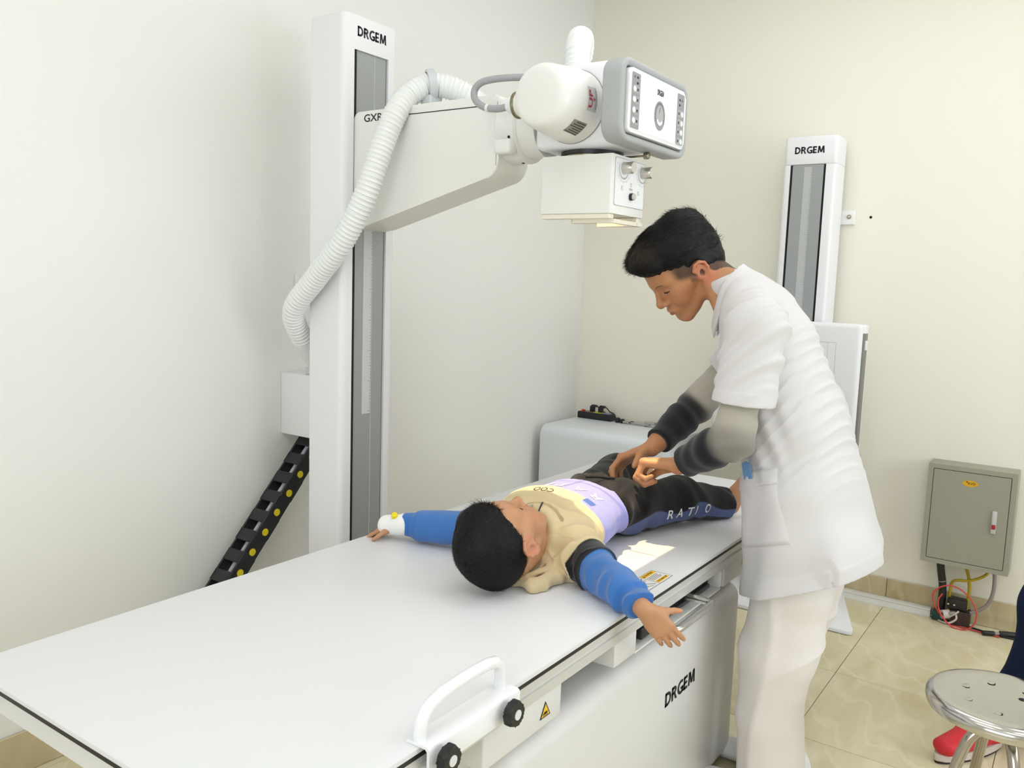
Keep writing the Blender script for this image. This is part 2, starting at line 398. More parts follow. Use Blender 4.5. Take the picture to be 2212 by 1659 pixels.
# guard block near the camera with the crush warning triangle
g = bx('guard_block', 0.462, 0.716, 0.004, 0.2, 0.573, 0.645, M_cream, tab, 0.004)
tri = [(0, 0), (0.036, 0), (0.018, 0.031)]
Mt = frame_mat((0.639, 0.0035, 0.593), (1, 0, 0), (0, 0, 1))
sg = poly_plate('warning_triangle', tri, 0.0006, Mt, M_ink, g)
poly_plate("triangle_field", [(0.0045, 0.0025), (0.0315, 0.0025), (0.018, 0.0262)], 0.0010, Mt, M_yel, g)
poly_plate('crushed_hand_symbol', [(0.013, 0.006), (0.024, 0.006), (0.025, 0.011), (0.014, 0.0115), (0.012, 0.009), (0.0075, 0.0075), (0.0075, 0.0065), (0.012, 0.0065)], 0.0013, Mt, M_ink, g)
poly_plate('triangle_mark', [(0.009, 0.0035), (0.027, 0.0035), (0.027, 0.0045), (0.009, 0.0045)], 0.0013, Mt, M_ink, g)
# far guard block
bx('guard_block', 1.60, 1.74, 0.012, 0.2, 0.573, 0.642, M_cream, tab, 0.004)
# detector tray with open front, dark detector and steel pull handle
bm = B(); box(bm, 0.93, 1.034, 0.002, 0.25, 0.586, 0.640, 0.003, 2)
tr = obj('detector_tray', bm, M_cream, tab)
bx('tray_floor', 1.03, 1.548, 0.002, 0.25, 0.584, 0.589, M_cream, tr, 0.001)
bm = prism(B(), rrect(0.05, 0.056, 0.012, 4), 0.006, frame_mat((1.549, 0.0275, 0.612), (0, 1, 0), (0, 0, 1)))
obj('tray_end', bm, M_cream, tr)
bx('detector', 1.04, 1.53, 0.03, 0.26, 0.59, 0.636, M_deep, tr, 0.008)
bx('detector_edge', 1.06, 1.52, 0.022, 0.032, 0.594, 0.604, mat('graphite', (60, 66, 68), rough=0.4), tr, 0.002)
zh = 0.620
tube('tray_handle', [Vector((1.350, 0.03, zh)), Vector((1.350, -0.030, zh))] + spline([(1.349, -0.042, zh), (1.342, -0.050, zh), (1.328, -0.053, zh)], 4) + [Vector((1.20, -0.053, zh)), Vector((1.15, -0.053, zh))] + spline([(1.138, -0.051, zh), (1.128, -0.043, zh), (1.126, -0.030, zh), (1.126, 0.03, zh)], 4), 0.0095, M_chrome, tr, n=14, straight=True)
bx('tray_latch', 1.07, 1.12, 0.006, 0.03, 0.60, 0.628, M_black, tr, 0.004)
# caution label stuck on the tabletop
LBL = frame_mat((1.118, 0.077, TZ), (1, 0, 0), (0, 1, 0))
M_lab = mat('label_paper', (234, 232, 230), rough=0.5)
def lab(name, x0, x1, y0, y1, m, z=0.0004, par=None):
    return poly_plate(name, [(x0, y0), (x1, y0), (x1, y1), (x0, y1)], z, LBL, m, par)
lb = lab('caution_label', 0, 0.138, -0.058, 0.0, M_lab, 0.0004, tab)
for (x0, x1, y0, y1) in ((0, 0.138, -0.0008, 0), (0, 0.138, -0.058, -0.0572), (0, 0.0008, -0.058, 0), (0.1372, 0.138, -0.058, 0), (0.068, 0.0688, -0.058, 0)):
    lab('label_line', x0, x1, y0, y1, M_ink2, 0.0008, lb)
lab('caution_band', 0.072, 0.136, -0.0145, -0.0015, M_yel, 0.0008, lb)
M_brown = mat('brown_print', (120, 84, 20), rough=0.6)
text_obj('lettering', 'CAUTION', (1.118+0.086, 0.077-0.0112, TZ), (1, 0, 0), (0, 1, 0), 0.040, 0.0066, M_brown, lb, bold=0.03, depth=0.0011)
poly_plate('caution_symbol', [(0.0745, -0.0125), (0.0835, -0.0125), (0.079, -0.0035)], 0.0011, LBL, M_brown, lb)
for k in range(4): lab('text_line', 0.073, 0.126-0.004*(k % 2), -0.0195-0.0052*k-0.0016, -0.0195-0.0052*k, M_ink2, 0.0008, lb)
lab('caution_band', 0.072, 0.130, -0.0525, -0.0425, M_yel, 0.0008, lb)
text_obj('lettering', 'YOU MAY SIT', (1.118+0.074, 0.077-0.0505, TZ), (1, 0, 0), (0, 1, 0), 0.054, 0.006, M_brown, lb, bold=0.03, depth=0.0011)
def stroke(x0, y0, x1, y1, w=0.0011, m=None):
    a = Vector((x0, y0)); b = Vector((x1, y1)); d = (b-a).normalized(); n = Vector((-d.y, d.x))*w/2
    poly_plate('pictogram_stroke', [tuple(a-n), tuple(b-n), tuple(b+n), tuple(a+n)], 0.0009, LBL, m or M_ink2, lb)
stroke(0.006, -0.052, 0.064, -0.008, 0.0016, M_ink); stroke(0.006, -0.010, 0.060, -0.050, 0.0012, M_ink); stroke(0.004, -0.040, 0.05, -0.052, 0.001)
poly_plate('pictogram_figure', [(0.016, -0.046), (0.030, -0.048), (0.036, -0.030), (0.046, -0.032), (0.05, -0.024), (0.060, -0.026), (0.062, -0.018), (0.052, -0.017), (0.046, -0.022), (0.034, -0.022), (0.026, -0.034)], 0.0008, LBL, mat('pale_grey_print', (190, 186, 188), rough=0.6), lb)

# ================================================================ clamp-on hand grip
hg = thing('patient_handgrip', 'white hand grip bracket with curved handle clamped to table edge', 'hand grip', (0.41, 0, TZ))
# bent sheet bracket: flange on the top, plate down the side
prof = [(0.026, 0.7005), (0.026, 0.7055), (-0.012, 0.7055), (-0.017, 0.7035), (-0.0195, 0.699), (-0.0195, 0.664), (-0.0145, 0.664), (-0.0145, 0.697), (-0.011, 0.7005)]
bm = prism(B(), prof, 0.242, frame_mat((0.292, 0, 0), (0, 1, 0), (0, 0, 1)))
M_grip = mat('white_gloss_paint', (240, 240, 242), rough=0.26, spec=0.5, coat=0.3)
brk = obj('bracket', bm, M_grip, hg)
bx('clamp_plate', 0.295, 0.53, -0.0145, 0.0, 0.6635, 0.6665, M_grip, hg)
hp = spline([(0.304, 0.010, 0.704), (0.304, 0.010, 0.716), (0.309, 0.010, 0.735), (0.325, 0.010, 0.750), (0.352, 0.010, 0.7585)], 8) + spline([(0.385, 0.010, 0.7615), (0.44, 0.010, 0.763), (0.476, 0.010, 0.762)], 6) + spline([(0.497, 0.010, 0.758), (0.510, 0.010, 0.747), (0.5145, 0.010, 0.730), (0.515, 0.010, 0.704)], 6)
tube('handle', hp, 0.0105, M_grip, hg, n=16, straight=True)
M_knobcap = mat('knob_cap', (222, 222, 220), rough=0.4)
for kx, kz in ((0.489, 0.6845), (0.316, 0.6845)):
    kn = bm = B()
    pts = []
    for i in range(60):
        a = 2*PI*i/60; r = 0.0205 + 0.0028*math.cos(5*a); pts.append((r*math.cos(a), r*math.sin(a)))
    prism(bm, pts, 0.016, frame_mat((kx, -0.030, kz), (1, 0, 0), (0, 0, 1)), 0.003)
    ko = obj('clamp_knob', bm, M_black, hg)
    obj('stem', cyl(B(), (kx, -0.031, kz), (kx, -0.004, kz), 0.006, 16), M_chrome, ko)
    obj('knob_cap', cyl(B(), (kx, -0.0455, kz), (kx, -0.0475, kz), 0.0088, 20), M_knobcap, ko)
# ================================================================ x-ray tube stand
M_mach = mat('machine_enamel', (238, 238, 240), rough=0.38, spec=0.45)
M_mach2 = mat('warm_machine_enamel', (236, 235, 230), rough=0.36, spec=0.45)
M_slot = mat('grey_slot_panel', (160, 163, 163), rough=0.42, metal=0.2)
M_seam = mat('pale_seam', (206, 208, 208), rough=0.5)
M_bezel = mat('grey_rubber_bezel', (172, 174, 175), rough=0.5, bump=0.02, bscale=300)
M_panelgrey = mat('panel_grey', (150, 150, 152), rough=0.5)
M_btn = mat('white_button', (246, 246, 246), rough=0.35)
M_cable = mat('grey_cable', (166, 165, 170), rough=0.5)
M_hose = mat('white_hose', (238, 240, 238), rough=0.42)
M_clamp = mat('pale_grey_clamp', (206, 210, 212), rough=0.45)
M_brass = mat('nickel_ring', (150, 142, 118), rough=0.25, metal=0.9)
M_red = mat('red_print', (178, 40, 56), rough=0.6)
M_silverlab = mat('silver_label', (196, 194, 196), rough=0.5)
M_greylab = mat('grey_data_plate', (150, 146, 136), rough=0.45)
M_beige = mat('cream_plate', (238, 232, 214), rough=0.45)
XC, YF = 1.372, 1.172
st = thing('xray_tube_stand', 'white x-ray tube column with horizontal arm, tube head and collimator', 'x-ray stand', (XC, YF+0.08, 0))
# column with a long recessed slot in its front
zt = 2.196; xl, xr = XC-0.119, XC+0.119; sl, sr = XC-0.0755, XC+0.0755; zs = 2.095
bm = B()
pts = [(xl+0.02, YF), (sl, YF), (sl, YF+0.02), (sr, YF+0.02), (sr, YF), (xr-0.02, YF)]
def arc(cx, cy, r, a0, a1, n=5): return [(cx+r*math.cos(math.radians(a0+(a1-a0)*k/n)), cy+r*math.sin(math.radians(a0+(a1-a0)*k/n))) for k in range(n+1)]
out = arc(xl+0.02, YF+0.02, 0.02, 180, 270) + [(sl, YF), (sl, YF+0.02), (sr, YF+0.02), (sr, YF)] + arc(xr-0.02, YF+0.02, 0.02, 270, 360) + [(xr, YF+0.146), (xl, YF+0.146)]
prism(bm, out, zs-0.03, Matrix.Translation((0, 0, 0.03)))
bm2 = B(); out2 = arc(xl+0.02, YF+0.02, 0.02, 180, 270) + arc(xr-0.02, YF+0.02, 0.02, 270, 360) + [(xr, YF+0.146), (xl, YF+0.146)]
prism(bm2, out2, zt-zs, Matrix.Translation((0, 0, zs)))
me = bpy.data.meshes.new('t'); bm2.to_mesh(me); bm2.free(); bm.from_mesh(me)
col = obj('column', bm, M_mach, st, 30)
bx('slot_panel', sl+0.011, sr-0.006, YF+0.006, YF+0.019, 0.03, zs-0.0005, M_slot, col)
bx('slot_groove', sl+0.0003, sl+0.0112, YF+0.0015, YF+0.0195, 0.03, zs-0.0005, M_dark, col); bx('slot_groove', sr-0.006, sr, YF+0.010, YF+0.0195, 0.03, zs-0.0005, M_groove, col)
bx('slot_seam', XC+0.018, XC+0.0195, YF+0.0052, YF+0.0062, 0.03, zs-0.0005, M_seam, col)
ru = bx('ruler', XC-0.022, XC+0.016, YF+0.0045, YF+0.0062, 0.955, 1.64, mat('ruler_tape', (206, 206, 208), rough=0.5), col)
bm = B()
for k in range(68):
    z = 0.962+k*0.01; w = 0.012 if k % 10 == 0 else (0.008 if k % 5 == 0 else 0.005)
    box(bm, XC+0.016-w, XC+0.016, YF+0.0040, YF+0.0046, z, z+0.0012)
tag(obj('ruler_ticks', bm, mat('ruler_print', (150, 120, 124), rough=0.6), col), kind='stuff')
logo('lettering', (1.3085, YF-0.0002, 2.136), (1, 0, 0), (0, 0, 1), 0.127, 0.030, M_ink, col)
bx('base_plate', xl-0.05, xr+0.05, YF-0.05, YF+0.16, 0.0, 0.03, M_mach, st, 0.006)
# arm: side profile in (y, z), swept across x
ax0, ax1 = 1.2995, 1.444
prof = [(1.186, 1.905), (0.640, 1.912)] + [(0.640+0.021*math.cos(math.radians(a)), 1.891+0.021*math.sin(math.radians(a))) for a in (70, 40, 10)] 
prof = [(1.186, 1.548), (1.13, 1.556), (0.668, 1.684)] + [(0.668-0.05*math.sin(math.radians(a)), 1.734-0.05*math.cos(math.radians(a))) for a in (18, 36, 54, 72, 90)] + [(0.618, 1.892)] + [(0.636-0.018*math.cos(math.radians(a)), 1.892+0.018*math.sin(math.radians(a))) for a in (25, 50, 75, 90)] + [(1.155, 1.907), (1.168, 1.902), (1.176, 1.890), (1.178, 1.878), (1.186, 1.878)]
bm = prism(B(), prof, ax1-ax0, frame_mat((ax0, 0, 0), (0, 1, 0), (0, 0, 1)), 0.006, 3)
arm = obj('arm', bm, M_mach2, st, 30)
bx('arm_seam', ax0-0.0008, ax0+0.001, 0.655, 1.02, 1.881, 1.8835, M_ink, arm)
bx('arm_seam', ax0-0.0006, ax0+0.001, 0.625, 0.6265, 1.72, 1.89, M_panelgrey, arm)
obj('arm_screw', cyl(B(), (ax0-0.001, 0.6215, 1.757), (ax0+0.002, 0.6215, 1.757), 0.0035, 10), M_dark, arm)
text_obj('lettering', 'GXR', (ax0-0.0002, 1.131, 1.873), (0, -1, 0), (0, 0, 1), 0.078, 0.023, M_ink, arm, bold=0.012)
# rotating flange between arm and head
bm = B(); Mf = axis_mat((XC, 0.622, 1.822), (0, -1, 0))
lathe(bm, [(0, 0), (0.088, 0), (0.092, 0.004), (0.092, 0.06), (0.088, 0.064), (0.080, 0.066), (0.080, 0.12), (0, 0.12)], Mf, 48, cap=False)
fl = obj('rotation_flange', bm, M_mach2, st, 35)
for a in (200, 230, 262, 290):
    p = Vector((XC+0.0925*math.cos(math.radians(a)), 0.575, 1.822+0.0925*math.sin(math.radians(a)))); d = Vector((math.cos(math.radians(a)), 0, math.sin(math.radians(a))))
    obj('set_screw', cyl(B(), p-d*0.004, p+d*0.0008, 0.004, 10), M_dark, fl)
bm = B(); box(bm, XC-0.105, XC-0.06, 0.56, 0.615, 1.745, 1.785, 0.01, 3)
obj('brake_cover', bm, M_mach2, fl)
# head box
bm = B(); box(bm, 1.281, 1.468, 0.243, 0.492, 1.748, 1.960, 0.022, 4)
head = obj('tube_head', bm, M_mach, st, 40)
# tube housing: flared barrel with domed end toward -x
Mh = axis_mat((1.283, 0.372, 1.850), (-1, 0, 0))
bm = lathe(B(), [(0, 0), (0.0915, 0), (0.0915, 0.004), (0.0905, 0.006), (0.090, 0.03), (0.0868, 0.07), (0.0815, 0.115), (0.0785, 0.142), (0.0765, 0.152), (0.0720, 0.1605), (0.0650, 0.1655), (0.055, 0.168), (0, 0.169)], Mh, 64, cap=False)
hs = obj('tube_housing', bm, M_mach2, st, 40)
obj('housing_seam', lathe(B(), [(0.0905, 0.004), (0.0922, 0.004), (0.0922, 0.0062), (0.0905, 0.0062)], Mh, 64, cap=False), M_panelgrey, hs)
def barrel_patch(name, m, a0, a1, s0, s1, rad, off=0.0008, n=10):
    """patch of the barrel: a is the angle around x (0 = -y, 90 = up), s the distance from the box"""
    V, F = [], []
    for i in range(2):
        s = (s0, s1)[i]; r = rad(s)+off
        for k in range(n+1):
            a = math.radians(a0+(a1-a0)*k/n); V.append((1.283-s, 0.372-r*math.cos(a), 1.850+r*math.sin(a)))
    for k in range(n): F.append((k, k+1, n+2+k, n+1+k))
    return raw(name, V, F, m, hs, 'all')
brad = lambda s: float(np.interp(s, [0, 0.006, 0.03, 0.07, 0.115, 0.142, 0.152], [0.0915, 0.0905, 0.090, 0.0868, 0.0815, 0.0785, 0.0765]))
barrel_patch('orientation_sticker', M_silverlab, -18, 20, 0.040, 0.076, brad)
def barrel_text(body, a0, a1, s0, s1, m, bold=0.02):
    c = bpy.data.curves.new('t', 'FONT'); c.body = body; c.offset = bold; c.resolution_u = 3; t = bpy.data.objects.new('tmp_text', c); COL.objects.link(t); bpy.context.view_layer.update()
    me = bpy.data.meshes.new_from_object(t.evaluated_get(bpy.context.evaluated_depsgraph_get())); bpy.data.objects.remove(t, do_unlink=True)
    co = np.array([v.co for v in me.vertices]); lo = co.min(0); hi = co.max(0)
    for v in me.vertices:
        a = math.radians(a0+(a1-a0)*(v.co.x-lo[0])/(hi[0]-lo[0])); s_ = s0+(s1-s0)*(v.co.y-lo[1])/(hi[1]-lo[1]); r = brad(s_)+0.0014
        v.co = (1.283-s_, 0.372-r*math.cos(a), 1.850+r*math.sin(a))
    me.update(); finish('lettering', me, m, hs)
barrel_text('UP', -13, 15, 0.060, 0.074, M_red)
for (aa, bb, s0, s1) in ((-0.5, 1.5, 0.0495, 0.0575), (-3, 4, 0.0535, 0.0555)): barrel_patch('sticker_mark', M_red, aa, bb, s0, s1, brad, 0.0013, 4)
for s in (0.0425, 0.046): barrel_patch('sticker_mark', M_ink2, -14, 16, s, s+0.001, brad, 0.0013, 6)
barrel_patch('data_plate', M_greylab, -66, -38, 0.050, 0.104, brad)
for k in range(6): barrel_patch('data_line', M_ink, -64+4.4*k, -62.6+4.4*k, 0.052, 0.102-0.006*(k % 3), brad, 0.0013, 3)
obj('housing_screw', cyl(B(), (1.283-0.100, 0.372-0.0790, 1.874), (1.283-0.100, 0.372-0.071, 1.8715), 0.0035, 10), M_dark, hs)
# cable socket on the barrel and the grey cable looped from it
c0 = Vector((1.205, 0.43, 1.852)); d = Vector((0, 1, -0.01)).normalized()
obj('cable_socket', lathe(B(), [(0, 0), (0.033, 0), (0.031, 0.05), (0.030, 0.058), (0, 0.058)], axis_mat(c0, d), 32, cap=False), M_mach2, hs)
obj('socket_ring', lathe(B(), [(0.030, 0.058), (0.0335, 0.058), (0.0345, 0.061), (0.0335, 0.065), (0.027, 0.066), (0, 0.066)], axis_mat(c0, d), 32, cap=False), M_brass, hs)
obj('cable_plug', lathe(B(), [(0.022, 0.066), (0.0215, 0.075), (0.017, 0.088), (0.0125, 0.095), (0, 0.095)], axis_mat(c0, d), 28, cap=False), M_mach, hs)
cb = tube('high_voltage_cable', [(1.205, 0.52, 1.851), (1.205, 0.555, 1.848), (1.205, 0.598, 1.855), (1.206, 0.630, 1.876), (1.208, 0.636, 1.902), (1.212, 0.618, 1.921), (1.22, 0.58, 1.928), (1.235, 0.53, 1.930), (1.25, 0.48, 1.928), (1.262, 0.44, 1.922), (1.275, 0.42, 1.915), (1.30, 0.415, 1.91)], 0.0092, M_cable, st, n=12)
bm = B(); lathe(bm, [(0.0086, -0.004), (0.0105, -0.004), (0.0105, 0.004), (0.0086, 0.004)], axis_mat((1.205, 0.588, 1.852), (0, 1, 0.15)), 16, cap=False)
obj('cable_tie', bm, M_white_metal, cb)
# control console facing the operator
cx, cz = 1.390, 1.845
Mc = frame_mat((cx, 0.245, cz), (1, 0, 0), (0, 0, 1))
con = obj('console', prism(B(), rrect(0.33, 0.150, 0.016), 0.058, Mc, 0.004), M_mach, st, 35)
bm = B()
o_ = rrect(0.386, 0.196, 0.042, 8); i_ = rrect(0.344, 0.158, 0.020, 8)
ring_prism(bm, o_, i_, 0.056, frame_mat((cx, 0.247, cz), (1, 0, 0), (0, 0, 1)))
bmesh.ops.bevel(bm, geom=[e for e in bm.edges if e.is_manifold and e.calc_face_angle(0) > 1.2], offset=0.008, segments=3, profile=0.5, affect='EDGES')
obj('bezel', bm, M_bezel, con, 40)
yp = 0.187-0.0003
def onpanel(name, pts, m, t=0.0006, dx=0, dz=0): return obj(name, prism(B(), pts, t, frame_mat((cx+dx, yp, cz+dz), (1, 0, 0), (0, 0, 1))), m, con)
onpanel('face_plate', rrect(0.312, 0.134, 0.010), M_mach, 0.0004)
onpanel('key_strip', rrect(0.044, 0.130, 0.004), M_panelgrey, 0.0009, -0.131); onpanel('key_strip', rrect(0.044, 0.130, 0.004), M_panelgrey, 0.0009, 0.131)
for sgn in (-1, 1):
    for k in range(4):
        z = 0.027-0.0245*k if sgn < 0 else 0.014-0.0235*k
        key = onpanel('key', rrect(0.034, 0.019, 0.004), mat('key_grey', (164, 164, 166), rough=0.5), 0.0012, sgn*0.1305, z)
        obj('button', cyl(B(), (cx+sgn*0.1305+(-0.009 if sgn < 0 else 0.009), yp+0.001, cz+z), (cx+sgn*0.1305+(-0.009 if sgn < 0 else 0.009), yp-0.0025, cz+z), 0.0068, 20), M_btn, con)
        onpanel('key_mark', [(-0.003, -0.003), (0.003, -0.003), (0.003, 0.003), (-0.003, 0.003)], M_ink, 0.0016, sgn*0.1305+(0.009 if sgn < 0 else -0.009), z)
    for k in range(3): onpanel('key_mark', [(-0.004, -0.0025), (0.004, -0.0025), (0.004, 0.0025), (-0.004, 0.0025)], M_ink2 if k == 2 else M_ink, 0.0014, sgn*0.131+(0.007 if k < 2 else -0.008)*(-sgn), 0.055-0.013*(k % 2)-(0.006 if sgn > 0 else 0))
dial = [(0.031*math.cos(2*PI*k/40), 0.036*math.sin(2*PI*k/40)) for k in range(40)]
onpanel('dial', dial, M_panelgrey, 0.0009, 0.006, -0.012)
onpanel('dial', [(0.021*math.cos(2*PI*k/40), 0.024*math.sin(2*PI*k/40)) for k in range(40)], mat('dial_grey', (174, 174, 176), rough=0.5), 0.0013, 0.006, -0.012)
bm = B()
for k in range(25):
    a = math.radians(-30+240*k/24); p = Vector((0.026*math.cos(a), 0.030*math.sin(a)))
    box(bm, cx+0.006+p.x-0.0012, cx+0.006+p.x+0.0012, yp-0.0014, yp-0.0008, cz-0.012+p.y-0.0016, cz-0.012+p.y+0.0016)
tag(obj('dial_ticks', bm, mat('tick_grey', (104, 104, 106), rough=0.6), con), kind='stuff')
arc_o = [(0.021*math.cos(math.radians(a)), 0.024*math.sin(math.radians(a))) for a in range(215, 326, 10)]; arc_i = [(0.014*math.cos(math.radians(a)), 0.016*math.sin(math.radians(a))) for a in range(325, 214, -10)]
onpanel('dial_mark', arc_o+arc_i, M_btn, 0.0018, 0.006, -0.012)
onpanel('dial_needle', [(-0.001, 0.008), (0.0012, 0.006), (0.0045, 0.02), (0.0025, 0.021)], mat('needle_grey', (110, 110, 112)), 0.0018, 0.002, -0.012)
logo('lettering', (cx-0.012, yp, cz+0.037), (1, 0, 0), (0, 0, 1), 0.036, 0.014, M_ink, con, depth=0.0008)
# collimator: hollow box so that its lamp shines out of a slot in the floor
kx0, kx1, ky0, ky1, kz0, kz1 = 1.281, 1.466, 0.2535, 0.463, 1.583, 1.730
kc = (1.367, 0.358)
bm = ring_prism(B(), [(x+(kx0+kx1)/2, y+(ky0+ky1)/2) for x, y in rrect(kx1-kx0, ky1-ky0, 0.005, 3)], [(x+(kx0+kx1)/2, y+(ky0+ky1)/2) for x, y in rrect(kx1-kx0-0.008, ky1-ky0-0.008, 0.002, 3)], kz1-kz0, Matrix.Translation((0, 0, kz0)))
box(bm, kx0+0.003, kx1-0.003, ky0+0.003, ky1-0.003, kz1-0.005, kz1-0.0005)
hx, hy = 0.183*0.122, 0.252*0.122
hl = 0.215*0.122
for (a, b, c, d2) in ((kx0+0.003, kc[0]-hl, ky0+0.003, ky1-0.003), (kc[0]+hx, kx1-0.003, ky0+0.003, ky1-0.003), (kc[0]-hl-0.002, kc[0]+hx+0.002, ky0+0.003, kc[1]-hy), (kc[0]-hl-0.002, kc[0]+hx+0.002, kc[1]+hy, ky1-0.003)):
    box(bm, a, b, c, d2, kz0+0.0005, kz0+0.003)
kol = obj('collimator', bm, M_mach2, st, 30)
bx('cross_wire', kc[0]-0.0003, kc[0]+0.0003, kc[1]-hy, kc[1]+hy, kz0+0.001, kz0+0.0015, M_dark, kol); bx('cross_wire', kc[0]-hx, kc[0]+hx, kc[1]-0.0003, kc[1]+0.0003, kz0+0.001, kz0+0.0015, M_dark, kol)
# clear exit window frames below
for nm, (a, b, c, d2, z0, z1) in (('filter_rail', (kx0+0.003, kx0+0.028, ky0+0.004, ky1-0.002, 1.570, 1.583)), ('filter_rail', (kx1-0.028, kx1-0.003, ky0+0.004, ky1-0.002, 1.570, 1.583))):
    bx(nm, a, b, c, d2, z0, z1, M_beige, kol, 0.002)
bm = B()
for (a, b, c, d2) in ((kx0+0.02, kx0+0.035, ky0-0.002, ky1-0.09), (kx1-0.035, kx1-0.006, ky0-0.002, ky1-0.09), (kx0+0.036, kx1-0.036, ky0-0.001, ky0+0.012)): box(bm, a, b, c, d2, 1.560, 1.570)
obj('exit_window_frame', bm, M_beige, kol)
lamp = bpy.data.lights.new('collimator_lamp', 'POINT'); lamp.energy = 58.0; lamp.color = (1.0, 0.76, 0.44); lamp.shadow_soft_size = 0.0008
lo = bpy.data.objects.new('collimator_lamp', lamp); COL.objects.link(lo); lo.location = (kc[0], kc[1], kz0+0.003+0.122); lo.parent = kol; lo.matrix_parent_inverse = parent_inv(kol)
# front plate with knobs facing -y
fp = obj('front_plate', prism(B(), rrect(0.165, 0.118, 0.006), 0.0012, frame_mat(((kx0+kx1)/2+0.006, ky0, 1.664), (1, 0, 0), (0, 0, 1))), M_mach, kol)
bm = ring_prism(B(), rrect(0.166, 0.119, 0.006), rrect(0.1645, 0.1175, 0.006), 0.0004, frame_mat(((kx0+kx1)/2+0.006, ky0-0.001, 1.664), (1, 0, 0), (0, 0, 1)))
obj('plate_outline', bm, M_ink2, kol)
M_knobm = mat('satin_knob', (206, 202, 196), rough=0.28, metal=0.75)
for kx_ in (1.343, 1.449):
    kz_ = 1.700
    ko = obj('field_knob', lathe(B(), [(0.0145, 0), (0.015, 0.003), (0.015, 0.026), (0.0135, 0.0285), (0, 0.0285)], axis_mat((kx_, ky0-0.001, kz_), (0, -1, 0)), 28, cap=False), M_knobm, kol)
    bm = B()
    for k in range(30):
        a = math.radians(165+190*k/29)
        for (r0, r1) in ((0.024, 0.0285), (0.034, 0.038 if k % 4 == 0 else 0.0355)):
            q0 = Vector((kx_+r0*math.cos(a), 0, kz_+r0*math.sin(a))); q1 = Vector((kx_+r1*math.cos(a), 0, kz_+r1*math.sin(a))); nn = Vector((-math.sin(a), 0, math.cos(a)))*0.0005
            vs = [bm.verts.new(Vector((v.x, ky0-0.0016, v.z))) for v in (q0-nn, q1-nn, q1+nn, q0+nn)]
            bm.faces.new(vs)
    tag(obj('scale_print', bm, M_ink2, kol, None), kind='stuff')
ps = obj('push_button', lathe(B(), [(0.0095, 0), (0.0095, 0.008), (0, 0.008)], axis_mat((1.386, ky0-0.001, 1.632), (0, -1, 0)), 24, cap=False), M_black, kol)
obj('button_cap', lathe(B(), [(0.0085, 0.008), (0.0085, 0.012), (0.0075, 0.013), (0, 0.013)], axis_mat((1.386, ky0-0.001, 1.632), (0, -1, 0)), 24, cap=False), M_knobm, kol)
text_obj('lettering', 'PUSH', (1.377, ky0-0.0012, 1.648), (1, 0, 0), (0, 0, 1), 0.018, 0.0055, M_ink2, kol, bold=0.0, depth=0.0004)
for (qx, qz) in ((1.3365, 1.650), (1.4285, 1.645), (1.386, 1.662)):
    obj('field_symbol', ring_prism(B(), rrect(0.007, 0.010, 0.001, 1), rrect(0.0056, 0.0086, 0.0008, 1), 0.0004, frame_mat((qx, ky0-0.0012, qz), (1, 0, 0), (0, 0, 1))), M_ink2, kol)
# mounting turret between head and collimator, locking screw
obj('turret_plate', lathe(B(), [(0, 0), (0.075, 0), (0.075, 0.006), (0.083, 0.007), (0.083, 0.017), (0, 0.017)], axis_mat((1.38, 0.368, 1.7305), (0, 0, 1)), 40, cap=False), mat('dark_turret', (30, 30, 32), rough=0.4), st)
obj('turret_ring', lathe(B(), [(0.076, 0), (0.079, 0.001), (0.079, 0.006), (0.076, 0.007)], axis_mat((1.38, 0.368, 1.7305), (0, 0, 1)), 40, cap=False), M_brass, st)
ls = obj('locking_screw', cyl(B(), (1.405, 0.31, 1.7375), (1.405, 0.225, 1.7375), 0.0028, 12), M_brass, st)
obj('screw_head', cyl(B(), (1.405, 0.228, 1.7375), (1.405, 0.214, 1.7375), 0.0088, 20, bev=0.0015), M_brass, ls)

# ================================================================ corrugated hose
hp = spline([(1.425, 1.425, 1.045), (1.370, 1.415, 1.105), (1.290, 1.395, 1.190), (1.214, 1.350, 1.288), (1.200, 1.235, 1.392), (1.190, 1.112, 1.500), (1.200, 1.030, 1.629), (1.222, 0.995, 1.75), (1.262, 0.972, 1.872), (1.318, 0.960, 1.945), (1.372, 0.925, 1.978), (1.425, 0.865, 1.965), (1.49, 0.79, 1.91), (1.535, 0.70, 1.86), (1.56, 0.62, 1.88), (1.555, 0.555, 1.97), (1.525, 0.505, 2.048), (1.475, 0.475, 2.075), (1.43, 0.455, 2.04), (1.415, 0.448, 1.985), (1.412, 0.445, 1.93)], 24)
hp = resample(hp, 0.0029)
def hose_r(i, s):
    f = (s/0.0132) % 1.0
    r = 0.0330 + 0.0034*max(0.0, math.cos((f-0.5)*2*PI))**0.6
    return r if s > 0.20 else 0.0345*(0.75+0.25*min(1, s/0.14))
V, F = tube_data(hp, hose_r, 20)
hose = tag(raw('corrugated_hose', V, F, M_hose, None, 40), 'thick white corrugated hose draped over the arm of the tube column', 'hose')
i_c = min(range(len(hp)), key=lambda i: (hp[i]-Vector((1.372, 0.925, 1.978))).length)
tc_ = (hp[i_c+2]-hp[i_c-2]).normalized()
ring = obj('hose_clamp', lathe(B(), [(0.0375, -0.012), (0.044, -0.012), (0.0455, -0.010), (0.0455, 0.010), (0.044, 0.012), (0.0375, 0.012)], axis_mat(hp[i_c], tc_), 36, cap=False), M_clamp, hose)
bx('clamp_foot', 1.345, 1.40, 0.905, 0.945, 1.9075, 1.945, M_clamp, hose, 0.004)

